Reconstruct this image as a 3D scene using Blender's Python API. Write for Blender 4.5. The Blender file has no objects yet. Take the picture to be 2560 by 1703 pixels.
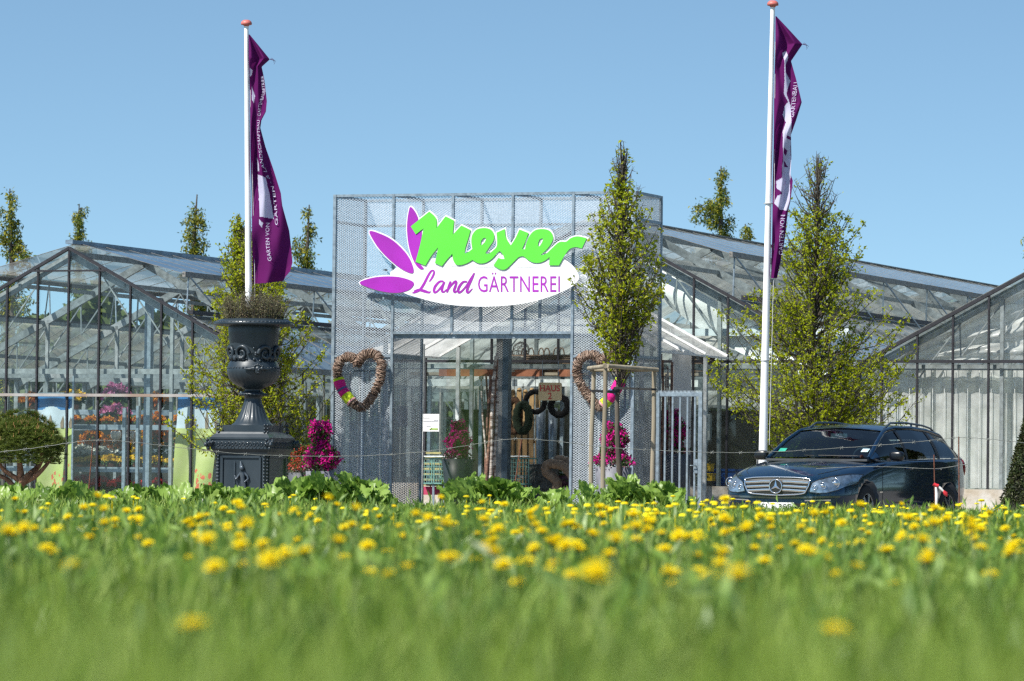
import bpy, bmesh, math, random
import numpy as np
from mathutils import Vector, Matrix
from mathutils.bvhtree import BVHTree

SC = bpy.context.scene
COL = SC.collection
rnd = random.Random(7)
R = math.radians

# ------------------------------------------------------------------ camera
F = 11300.0                       # focal length in pixels of the 2560 px wide photograph
CAMZ = 0.42
PIT = math.atan(355.5 / F); ROL = R(0.66)
fwd = Vector((0, math.cos(PIT), math.sin(PIT)))
up0 = Vector((0, -math.sin(PIT), math.cos(PIT)))
RX = Vector((1, 0, 0)) * math.cos(ROL) + up0 * math.sin(ROL)
UX = up0 * math.cos(ROL) - Vector((1, 0, 0)) * math.sin(ROL)
CAM = Vector((0, 0, CAMZ))
cd = bpy.data.cameras.new("camera"); cam = bpy.data.objects.new("camera", cd); COL.objects.link(cam)
cd.sensor_width = 36; cd.lens = F * 36 / 2560; cd.clip_start = 0.1; cd.clip_end = 5000
m = Matrix((RX, UX, -fwd)).transposed().to_4x4(); m.translation = CAM; cam.matrix_world = m
cd.dof.use_dof = True; cd.dof.focus_distance = 66.0; cd.dof.aperture_fstop = 5.4
SC.camera = cam

# ------------------------------------------------------------------ sky and sun
SUN_EL, SUN_AZ = 50.0, 230.0       # azimuth clockwise from +Y: behind the camera, to the left
w = bpy.data.worlds.new("World"); SC.world = w; w.use_nodes = True
nt = w.node_tree; nt.nodes.clear()
wo = nt.nodes.new("ShaderNodeOutputWorld"); bg = nt.nodes.new("ShaderNodeBackground")
sk = nt.nodes.new("ShaderNodeTexSky"); sk.sky_type = 'NISHITA'; sk.sun_disc = False
sk.sun_elevation = R(SUN_EL); sk.sun_rotation = R(SUN_AZ)
sk.altitude = 300; sk.air_density = 1.0; sk.dust_density = 0.35; sk.ozone_density = 2.2
tcw = nt.nodes.new("ShaderNodeTexCoord"); va = nt.nodes.new("ShaderNodeVectorMath"); va.operation = 'ADD'
va.inputs[1].default_value = (0, 0, 0.085)
vn = nt.nodes.new("ShaderNodeVectorMath"); vn.operation = 'NORMALIZE'
vm = nt.nodes.new('ShaderNodeVectorMath'); vm.operation = 'MULTIPLY'; vm.inputs[1].default_value = (1, 1, 1.9)
nt.links.new(tcw.outputs['Generated'], vm.inputs[0]); nt.links.new(vm.outputs[0], va.inputs[0]); nt.links.new(va.outputs[0], vn.inputs[0])
nt.links.new(vn.outputs[0], sk.inputs[0])
tn = nt.nodes.new("ShaderNodeVectorMath"); tn.operation = 'MULTIPLY'; tn.inputs[1].default_value = (.96, 1.08, 1.02)
nt.links.new(sk.outputs[0], tn.inputs[0]); nt.links.new(tn.outputs[0], bg.inputs[0]); nt.links.new(bg.outputs[0], wo.inputs[0])
bg.inputs[1].default_value = 0.096
ld = bpy.data.lights.new("sun", 'SUN'); lo = bpy.data.objects.new("sun", ld); COL.objects.link(lo)
ld.energy = 4.7; ld.angle = R(0.53); ld.color = (1.0, 0.955, 0.88)
sd = Vector((math.sin(R(SUN_AZ)) * math.cos(R(SUN_EL)), math.cos(R(SUN_AZ)) * math.cos(R(SUN_EL)), math.sin(R(SUN_EL))))
lo.rotation_euler = sd.to_track_quat('Z', 'Y').to_euler(); lo.location = sd * 60
vs = SC.view_settings; vs.view_transform = 'Standard'; vs.look = 'None'; vs.exposure = 0.68; vs.gamma = 1.0
cy = SC.cycles; cy.transparent_max_bounces = 40; cy.max_bounces = 8; cy.transmission_bounces = 6
cy.diffuse_bounces = 3; cy.glossy_bounces = 3; cy.use_denoising = False; cy.pixel_filter_type = "BLACKMAN_HARRIS"; cy.filter_width = 1.4; cy.sample_clamp_indirect = 6
cy.caustics_reflective = False; cy.caustics_refractive = False

# ------------------------------------------------------------------ measuring helpers
def ray(px, py):
    return fwd + RX * ((px - 1280) / F) + UX * ((851.5 - py) / F)
def pt(px, py, Y):
    d = ray(px, py); return CAM + d * (Y / d.y)
AG = R(20.5)
D = Vector((math.cos(AG), -math.sin(AG), 0)); N = Vector((math.sin(AG), math.cos(AG), 0))
_q = pt(1240, 1207, 71.4)
def hit(px, py, P, n):
    d = ray(px, py); return CAM + d * ((P - CAM).dot(n) / d.dot(n))
O = hit(829, 1207, _q, N); O.z = 0           # building frame origin: the portal's left front corner
def tz(px, py, w=0.0):                        # pixel -> (t, z) on the plane w metres behind the portal front
    p = hit(px, py, O + N * w, N); return ((p - O).dot(D), p.z)
def B(t, w, z=0.0):
    return O + D * t + N * w + Vector((0, 0, z))
GZ = -0.2                                      # level of the yard; the meadow lies at 0
WG = 4.9                                       # the greenhouse gables stand this far behind the portal front

# ------------------------------------------------------------------ materials
MATS = {}
def _new(name):
    m = bpy.data.materials.new(name); m.use_nodes = True; t = m.node_tree; t.nodes.clear()
    return m, t, t.nodes.new("ShaderNodeOutputMaterial")
def _noise(t, scale, detail=4, kind='Object', stretch=None):
    tc = t.nodes.new("ShaderNodeTexCoord"); n = t.nodes.new("ShaderNodeTexNoise")
    n.inputs['Scale'].default_value = scale; n.inputs['Detail'].default_value = detail
    src = tc.outputs[kind]
    if stretch:
        mp = t.nodes.new("ShaderNodeMapping"); mp.inputs['Scale'].default_value = stretch
        t.links.new(src, mp.inputs[0]); src = mp.outputs[0]
    t.links.new(src, n.inputs['Vector']); return n
def M(name, col, rough=0.5, metal=0.0, var=0.18, scale=12, bump=0.0, spec=0.5, coat=0.0, col2=None, stretch=None, bscale=None):
    if name in MATS: return MATS[name]
    m, t, o = _new(name); p = t.nodes.new("ShaderNodeBsdfPrincipled")
    n = _noise(t, scale, 5, stretch=stretch); r = t.nodes.new("ShaderNodeValToRGB")
    c2 = col2 if col2 else tuple(min(1, c * (1 + var)) for c in col)
    c1 = col if col2 else tuple(c * (1 - var) for c in col)
    r.color_ramp.elements[0].position = 0.35; r.color_ramp.elements[1].position = 0.65
    r.color_ramp.elements[0].color = (*c1, 1); r.color_ramp.elements[1].color = (*c2, 1)
    t.links.new(n.outputs[0], r.inputs[0]); t.links.new(r.outputs[0], p.inputs['Base Color'])
    p.inputs['Roughness'].default_value = rough; p.inputs['Metallic'].default_value = metal
    p.inputs['Specular IOR Level'].default_value = spec
    p.inputs['Coat Weight'].default_value = coat; p.inputs['Coat Roughness'].default_value = 0.04
    if bump:
        nb = _noise(t, bscale or scale * 3, 6, stretch=stretch); b = t.nodes.new("ShaderNodeBump")
        b.inputs['Strength'].default_value = bump; b.inputs['Distance'].default_value = 0.02
        t.links.new(nb.outputs[0], b.inputs['Height']); t.links.new(b.outputs[0], p.inputs['Normal'])
    t.links.new(p.outputs[0], o.inputs[0]); MATS[name] = m; return m
def leafm(name, cols, trans=0.45, rough=0.5, spec=0.25, clump=0.0, cr=(.62, 1.3)):
    """leaf / petal / blade: colour varies from leaf to leaf, light passes through"""
    if name in MATS: return MATS[name]
    m, t, o = _new(name); g = t.nodes.new("ShaderNodeNewGeometry"); r = t.nodes.new("ShaderNodeValToRGB")
    while len(r.color_ramp.elements) < len(cols): r.color_ramp.elements.new(0.5)
    for i, c in enumerate(cols):
        e = r.color_ramp.elements[i]; e.position = i / max(1, len(cols) - 1); e.color = (*c, 1)
    t.links.new(g.outputs['Random Per Island'], r.inputs[0]); c = r.outputs[0]
    if clump:
        n = _noise(t, clump, 3); mr = t.nodes.new("ShaderNodeMapRange")
        mr.inputs[1].default_value = 0.3; mr.inputs[2].default_value = 0.7; mr.inputs[3].default_value = cr[0]; mr.inputs[4].default_value = cr[1]
        t.links.new(n.outputs[0], mr.inputs[0])
        mx = t.nodes.new("ShaderNodeVectorMath"); mx.operation = 'SCALE'
        t.links.new(c, mx.inputs[0]); t.links.new(mr.outputs[0], mx.inputs['Scale']); c = mx.outputs[0]
    p = t.nodes.new("ShaderNodeBsdfPrincipled"); tr = t.nodes.new("ShaderNodeBsdfTranslucent"); mix = t.nodes.new("ShaderNodeMixShader")
    p.inputs['Roughness'].default_value = rough; p.inputs['Specular IOR Level'].default_value = spec
    t.links.new(c, p.inputs['Base Color']); t.links.new(c, tr.inputs[0])
    mix.inputs[0].default_value = trans
    t.links.new(p.outputs[0], mix.inputs[1]); t.links.new(tr.outputs[0], mix.inputs[2]); t.links.new(mix.outputs[0], o.inputs[0])
    MATS[name] = m; return m
def glassm(name, tint=(.86, .92, .9), dirt=0.1, dirtcol=(.6, .64, .62), refl=0.35, patch=1.2, drough=0.03, tl_=.4):
    if name in MATS: return MATS[name]
    m, t, o = _new(name)
    tr = t.nodes.new("ShaderNodeBsdfTransparent"); tr.inputs[0].default_value = (*tint, 1)
    df = t.nodes.new("ShaderNodeBsdfDiffuse"); df.inputs[0].default_value = (*dirtcol, 1)
    tl = t.nodes.new("ShaderNodeBsdfTranslucent"); tl.inputs[0].default_value = (*dirtcol, 1)
    dm = t.nodes.new("ShaderNodeMixShader"); dm.inputs[0].default_value = tl_
    t.links.new(df.outputs[0], dm.inputs[1]); t.links.new(tl.outputs[0], dm.inputs[2])
    n = _noise(t, patch, 6); mr = t.nodes.new("ShaderNodeMapRange")
    mr.inputs[1].default_value = 0.3; mr.inputs[2].default_value = 0.75
    mr.inputs[3].default_value = dirt * 0.4; mr.inputs[4].default_value = min(1, dirt * 1.7)
    t.links.new(n.outputs[0], mr.inputs[0])
    m1 = t.nodes.new("ShaderNodeMixShader"); t.links.new(mr.outputs[0], m1.inputs[0])
    t.links.new(tr.outputs[0], m1.inputs[1]); t.links.new(dm.outputs[0], m1.inputs[2])
    gl = t.nodes.new("ShaderNodeBsdfGlossy"); gl.inputs[1].default_value = drough
    lw = t.nodes.new("ShaderNodeLayerWeight"); lw.inputs[0].default_value = .5
    pw = t.nodes.new("ShaderNodeMath"); pw.operation = 'POWER'; pw.inputs[1].default_value = 3.6; t.links.new(lw.outputs['Facing'], pw.inputs[0])
    ma = t.nodes.new("ShaderNodeMath"); ma.operation = 'MULTIPLY_ADD'; ma.inputs[1].default_value = min(.95, refl * 2.6); ma.inputs[2].default_value = .02 + refl * .1
    t.links.new(pw.outputs[0], ma.inputs[0])
    m2 = t.nodes.new("ShaderNodeMixShader"); t.links.new(ma.outputs[0], m2.inputs[0])
    t.links.new(m1.outputs[0], m2.inputs[1]); t.links.new(gl.outputs[0], m2.inputs[2]); t.links.new(m2.outputs[0], o.inputs[0])
    MATS[name] = m; return m

STEEL = M("galvanised steel", (.24, .30, .35), .42, .35, .22, 14, .05)
MESHM = M("expanded metal", (.40, .45, .495), .5, .15, .15, 30)
DARKBAR = M("dark painted glazing bar", (.016, .016, .022), .6, 0, .35, 20, .1)
LEADBAR = M("weathered lead grey bar", (.13, .13, .125), .6, .1, .35, 16, .1, col2=(.24, .23, .21))
INSTEEL = M("interior galvanised steel", (.26, .29, .30), .5, .2, .25, 10, .06)
GLASS_W = glassm("clear neutral glass", (.95, .96, .95), .05, (.6, .62, .61), .22)
WHITEBAR = M("weathered white steel", (.55, .58, .58), .5, .1, .2, 10, .06)
RUSTWHITE = M("rusty white rail", (.26, .19, .15), .6, 0, .2, 2.2, .1, col2=(.38, .40, .40))
GLASS_L = glassm("old clear greenhouse glass", (.90, .95, .93), .028, (.5, .56, .55), .16)
GLASS_R = glassm("shaded greenhouse glass", (.84, .90, .89), .48, (.74, .82, .81), .34, tl_=.45)
GLASS_RF = glassm("roof glass with sky sheen", (.82, .89, .89), .26, (.5, .57, .55), .40, tl_=.6)
FILM = glassm("white greenhouse film", (.78, .80, .78), .9, (.84, .86, .85), .1, 3.0, .25, .35)
FILM2 = glassm("hanging clear film", (.8, .82, .8), .72, (.74, .76, .73), .2, 5.0, .2)
WHITEPL = M("white painted pole", (.86, .87, .88), .35, 0, .05, 3, .03)
PURPLE = leafm("purple flag cloth", [(.13, .012, .115), (.13, .012, .115)], .35, .75, .1)
FLAGWHITE = leafm("white flag print", [(.62, .60, .78), (.62, .60, .78)], .35, .75, .1)
BROWNTWIG = leafm("dry vine twigs", [(.05, .03, .02), (.30, .20, .15), (.52, .40, .32), (.13, .08, .06), (.40, .28, .21)], 0, .75, .2)
CONC = M("weathered plaster", (.42, .36, .28), .9, 0, .3, 3, .6, col2=(.58, .56, .52))
WOODW = M("weathered round timber", (.21, .175, .12), .8, 0, .3, 5, .4, col2=(.33, .29, .215), stretch=(1, 1, .08))
BLACKR = M("black rubber", (.012, .012, .012), .6, 0, .2, 20)
ANTHR = M("anthracite planter", (.065, .07, .085), .55, 0, .15, 6, .05)
GREYPOT = M("grey planter", (.16, .165, .19), .6, 0, .2, 8, .08)
TERRA = M("terracotta pot", (.35, .13, .07), .8, 0, .2, 8, .1)
BARK = M("bark", (.055, .045, .035), .9, 0, .3, 8, .8, col2=(.11, .095, .075), stretch=(1, 1, .15))
BIRCH = M("birch bark", (.62, .56, .50), .7, 0, .2, 6, .3, col2=(.12, .08, .06), stretch=(1, 1, 4))
REDBARK = M("reddish birch bark", (.28, .15, .10), .75, 0, .3, 9, .3, col2=(.10, .05, .04), stretch=(1, 1, 3))
PINEBARK = M("pine bark", (.16, .075, .04), .9, 0, .3, 10, .8, col2=(.28, .15, .09))
MAG = leafm("magenta blossom", [(.45, .01, .18), (.75, .03, .36), (.62, .02, .27)], .35, .6, .1)
LEAFG = leafm("dark green leaves", [(.02, .06, .012), (.05, .12, .025), (.09, .17, .04)], .3)

# ------------------------------------------------------------------ mesh builder
class MB:
    def __init__(s): s.v = []; s.f = []; s.mi = []; s.cur = 0; s.sm = []
    def add(s, vs, fs, smooth=False):
        b = len(s.v); s.v += [tuple(x) for x in vs]
        for f in fs: s.f.append([b + i for i in f]); s.mi.append(s.cur); s.sm.append(smooth)
    def box(s, x0, x1, y0, y1, z0, z1):
        s.add([(x0, y0, z0), (x1, y0, z0), (x1, y1, z0), (x0, y1, z0), (x0, y0, z1), (x1, y0, z1), (x1, y1, z1), (x0, y1, z1)],
              [(0, 3, 2, 1), (4, 5, 6, 7), (0, 1, 5, 4), (1, 2, 6, 5), (2, 3, 7, 6), (3, 0, 4, 7)])
    def bar(s, a, b, wd, hd=None, up=(0, 0, 1)):
        hd = hd or wd; a = Vector(a); b = Vector(b); d = (b - a)
        if d.length < 1e-6: return
        d.normalize(); u = Vector(up)
        if abs(d.dot(u)) > .98: u = Vector((0, 1, 0))
        x = d.cross(u).normalized(); y = x.cross(d).normalized()
        vs = [p + x * (sx * wd / 2) + y * (sy * hd / 2) for p in (a, b) for sx, sy in ((-1, -1), (1, -1), (1, 1), (-1, 1))]
        s.add(vs, [(0, 1, 2, 3)[::-1], (4, 5, 6, 7), (0, 1, 5, 4), (1, 2, 6, 5), (2, 3, 7, 6), (3, 0, 4, 7)])
    def tube(s, pts, rad, n=8, caps=True, squash=None):
        pts = [Vector(p) for p in pts]
        if not isinstance(rad, (list, tuple)): rad = [rad] * len(pts)
        t0 = (pts[1] - pts[0]).normalized(); u = Vector((0, 0, 1)) if abs(t0.z) < .9 else Vector((1, 0, 0))
        x = t0.cross(u).normalized(); vs = []
        for i, p in enumerate(pts):
            t = (pts[min(i + 1, len(pts) - 1)] - pts[max(i - 1, 0)]).normalized()
            x = (x - t * x.dot(t)).normalized(); y = t.cross(x)
            for k in range(n):
                a = 2 * math.pi * k / n; vs.append(p + (x * math.cos(a) + y * math.sin(a)) * rad[i])
        fs = []
        for i in range(len(pts) - 1):
            for k in range(n):
                k2 = (k + 1) % n; fs.append((i * n + k, i * n + k2, (i + 1) * n + k2, (i + 1) * n + k))
        s.add(vs, fs, True)
        if caps:
            b = len(pts) * n - n
            s.add([vs[i] for i in range(n)], [tuple(range(n))[::-1]]); s.add([vs[b + i] for i in range(n)], [tuple(range(n))])
    def lathe(s, prof, n=32, c=(0, 0, 0), rfun=None, smooth=True):
        vs = []
        for r, z in prof:
            for k in range(n):
                a = 2 * math.pi * k / n; rr = r * (rfun(a, z) if rfun else 1)
                vs.append((c[0] + rr * math.cos(a), c[1] + rr * math.sin(a), c[2] + z))
        fs = [(i * n + k, i * n + (k + 1) % n, (i + 1) * n + (k + 1) % n, (i + 1) * n + k) for i in range(len(prof) - 1) for k in range(n)]
        s.add(vs, fs, smooth)
    def ball(s, c, r, n=10, m_=7, sx=1, sy=1, sz=1):
        vs = []; c = Vector(c)
        for i in range(m_ + 1):
            th = math.pi * i / m_
            for k in range(n):
                a = 2 * math.pi * k / n
                vs.append(c + Vector((r * sx * math.sin(th) * math.cos(a), r * sy * math.sin(th) * math.sin(a), r * sz * math.cos(th))))
        s.add(vs, [((i + 1) * n + k, (i + 1) * n + (k + 1) % n, i * n + (k + 1) % n, i * n + k) for i in range(m_) for k in range(n)], True)
    def prism(s, poly, fn, d0, d1):
        """poly: 2-D outline (convex or simple), fn(x, y, depth)->3-D"""
        n = len(poly); s.add([fn(x, y, d0) for x, y in poly] + [fn(x, y, d1) for x, y in poly],
              [tuple(range(n)), tuple(range(2 * n - 1, n - 1, -1))] + [(i, n + i, n + (i + 1) % n, (i + 1) % n) for i in range(n)])
    def quad(s, a, b, c, d): s.add([a, b, c, d], [(0, 1, 2, 3)])
    def grid(s, fn, nu, nv, smooth=True, mat=None):
        vs = [fn(i / nu, j / nv) for j in range(nv + 1) for i in range(nu + 1)]; b = len(s.v)
        s.v += [tuple(p) for p in vs]
        for j in range(nv):
            for i in range(nu):
                q = j * (nu + 1) + i; s.f.append([b + q, b + q + 1, b + q + nu + 2, b + q + nu + 1])
                s.mi.append(mat((i + .5) / nu, (j + .5) / nv) if mat else s.cur); s.sm.append(smooth)
    def build(s, name, mats, parent=None, subsurf=0):
        me = bpy.data.meshes.new(name); me.from_pydata(s.v, [], s.f)
        mats = mats if isinstance(mats, (list, tuple)) else [mats]
        for x in mats: me.materials.append(x)
        me.polygons.foreach_set("use_smooth", s.sm)
        if len(mats) > 1: me.polygons.foreach_set("material_index", s.mi)
        me.update(); ob = bpy.data.objects.new(name, me); COL.objects.link(ob)
        if parent: ob.parent = parent
        if subsurf:
            md = ob.modifiers.new("s", 'SUBSURF'); md.levels = subsurf; md.render_levels = subsurf
        return ob
def npmesh(name, V, Fq, mat, parent=None, smooth=False):
    """fast mesh from numpy arrays; Fq is (n, 3) or (n, 4)"""
    me = bpy.data.meshes.new(name); V = np.asarray(V, np.float32); Fq = np.asarray(Fq, np.int32)
    k = Fq.shape[1]; me.vertices.add(len(V)); me.vertices.foreach_set("co", V.ravel())
    me.loops.add(Fq.size); me.loops.foreach_set("vertex_index", Fq.ravel())
    me.polygons.add(len(Fq)); me.polygons.foreach_set("loop_start", np.arange(0, Fq.size, k, dtype=np.int32))
    me.polygons.foreach_set("loop_total", np.full(len(Fq), k, np.int32))
    me.polygons.foreach_set("use_smooth", np.full(len(Fq), smooth))
    me.materials.append(mat); me.update(calc_edges=True); me.validate()
    ob = bpy.data.objects.new(name, me); COL.objects.link(ob)
    if parent: ob.parent = parent
    return ob
def tag(o, label=None, cat=None, group=None, kind=None):
    if label: o['label'] = label
    if cat: o['category'] = cat
    if group: o['group'] = group
    if kind: o['kind'] = kind
    return o
def thing(name, label, cat, loc=(0, 0, 0), rz=0.0, group=None):
    o = bpy.data.objects.new(name, None); COL.objects.link(o); o.location = loc; o.rotation_euler = (0, 0, rz)
    o.empty_display_size = .2; return tag(o, label, cat, group)
def bthing(name, label, cat, t, w, z=GZ, group=None):      # a thing in the building frame
    return thing(name, label, cat, B(t, w, z), -AG, group)
def copytree(o, parent=None):
    c = o.copy(); COL.objects.link(c); c.parent = parent
    for ch in o.children: copytree(ch, c)
    return c
def kids(o, name): return [c for c in o.children if c.name.split('.')[0] == name]

def leaves(P, size, rs, nrm=None, aspect=.55, fold=.25, updir=None):
    """one small folded leaf (two triangles sharing a rib) at each point of P"""
    n = len(P); P = np.asarray(P); a = rs.normal(size=(n, 3))
    if updir is not None: a = a * .8 + np.asarray(updir)
    a /= np.linalg.norm(a, axis=1)[:, None]; b = rs.normal(size=(n, 3)); b -= (b * a).sum(1)[:, None] * a; b /= np.linalg.norm(b, axis=1)[:, None]
    c = np.cross(a, b); L = size * rs.uniform(.6, 1.25, n)[:, None]; W = L * aspect / 2
    V = np.stack([P, P + a * L * .5 + b * W + c * W * fold * 2, P + a * L, P + a * L * .5 - b * W + c * W * fold * 2], 1).reshape(-1, 3)
    i = np.arange(n)[:, None] * 4
    Fq = np.concatenate([i + np.array([[0, 1, 2]]), i + np.array([[0, 2, 3]])], 1).reshape(-1, 3)
    return V, Fq

def text_geo(s, narrow=1.0, spacing=1.0, bold=0.0):
    cu = bpy.data.curves.new("txt", 'FONT'); cu.body = s; cu.size = 1; cu.space_character = spacing; cu.offset = bold; cu.resolution_u = 3
    ob = bpy.data.objects.new("txt", cu); COL.objects.link(ob); bpy.context.view_layer.update()
    me = bpy.data.meshes.new_from_object(ob.evaluated_get(bpy.context.evaluated_depsgraph_get()))
    vs = [tuple(v.co) for v in me.vertices]; fs = [tuple(p.vertices) for p in me.polygons]
    bpy.data.objects.remove(ob); bpy.data.curves.remove(cu); bpy.data.meshes.remove(me)
    xs = [v[0] for v in vs]; ys = [v[1] for v in vs]; x0, x1, y0, y1 = min(xs), max(xs), min(ys), max(ys)
    return [((v[0] - x0) / (x1 - x0), (v[1] - y0) / (y1 - y0)) for v in vs], fs, (x1 - x0) / (y1 - y0)
def poly_geo(outlines, extrude=0.01, offset=0.0, smooth=False):
    """filled 2-D outlines (holes allowed) -> verts, faces; used in the x,y plane"""
    cu = bpy.data.curves.new("pl", 'CURVE'); cu.dimensions = '2D'; cu.fill_mode = 'BOTH'; cu.extrude = extrude; cu.offset = offset
    for ol in outlines:
        sp = cu.splines.new('POLY'); sp.points.add(len(ol) - 1); sp.use_cyclic_u = True
        for i, (x, y) in enumerate(ol): sp.points[i].co = (x, y, 0, 1)
    ob = bpy.data.objects.new("pl", cu); COL.objects.link(ob); bpy.context.view_layer.update()
    me = bpy.data.meshes.new_from_object(ob.evaluated_get(bpy.context.evaluated_depsgraph_get()))
    vs = [tuple(v.co) for v in me.vertices]; fs = [tuple(p.vertices) for p in me.polygons]
    bpy.data.objects.remove(ob); bpy.data.curves.remove(cu); bpy.data.meshes.remove(me)
    return vs, fs
def smoothpoly(pts, k=4, closed=True):
    """Catmull-Rom through the points"""
    n = len(pts); out = []
    for i in range(n if closed else n - 1):
        if closed: p = [pts[(i + j - 1) % n] for j in range(4)]
        else: p = [pts[max(0, min(n - 1, i + j - 1))] for j in range(4)]
        for q in range(k):
            t = q / k
            out.append(tuple(.5 * ((2 * p[1][c]) + (-p[0][c] + p[2][c]) * t + (2 * p[0][c] - 5 * p[1][c] + 4 * p[2][c] - p[3][c]) * t * t
                       + (-p[0][c] + 3 * p[1][c] - 3 * p[2][c] + p[3][c]) * t ** 3) for c in range(len(pts[0]))))
    if not closed: out.append(tuple(pts[-1]))
    return out

# ================================================================== SETTING: ground
SOIL = M("meadow soil", (.05, .075, .02), .95, 0, .3, 3, .5, col2=(.09, .13, .035))
GRAVEL = M("yard gravel", (.22, .20, .17), .95, 0, .25, 40, .5)
FIELD = M("field green", (.07, .12, .03), .95, 0, .3, .2, .3)
mb = MB(); mb.quad((-900, 40, -.34), (900, 40, -.34), (900, 2500, -.34), (-900, 2500, -.34)); mb.quad((-900, -300, -.34), (900, -300, -.34), (900, 40, -.34), (-900, 40, -.34))
tag(mb.build("ground", FIELD), kind="structure")
mb = MB(); mb.quad((-45, 50, GZ), (45, 50, GZ), (45, 118, GZ), (-45, 118, GZ)); tag(mb.build("yard", GRAVEL), kind="structure")
def mz(x, y):
    e = max(0, min(1, (y - 53.2) / 2.0)); b = .03 * math.sin(x * 1.3 + y * .31) * math.sin(y * .6) if y > 8 else 0
    return b * (1 - e) - e * e * (3 - 2 * e) * .3
mb = MB(); mb.grid(lambda u, v: ((u - .5) * 90, -6 + v * 64, mz((u - .5) * 90, -6 + v * 64)), 120, 160)
tag(mb.build("meadow", SOIL), kind="structure")

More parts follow.
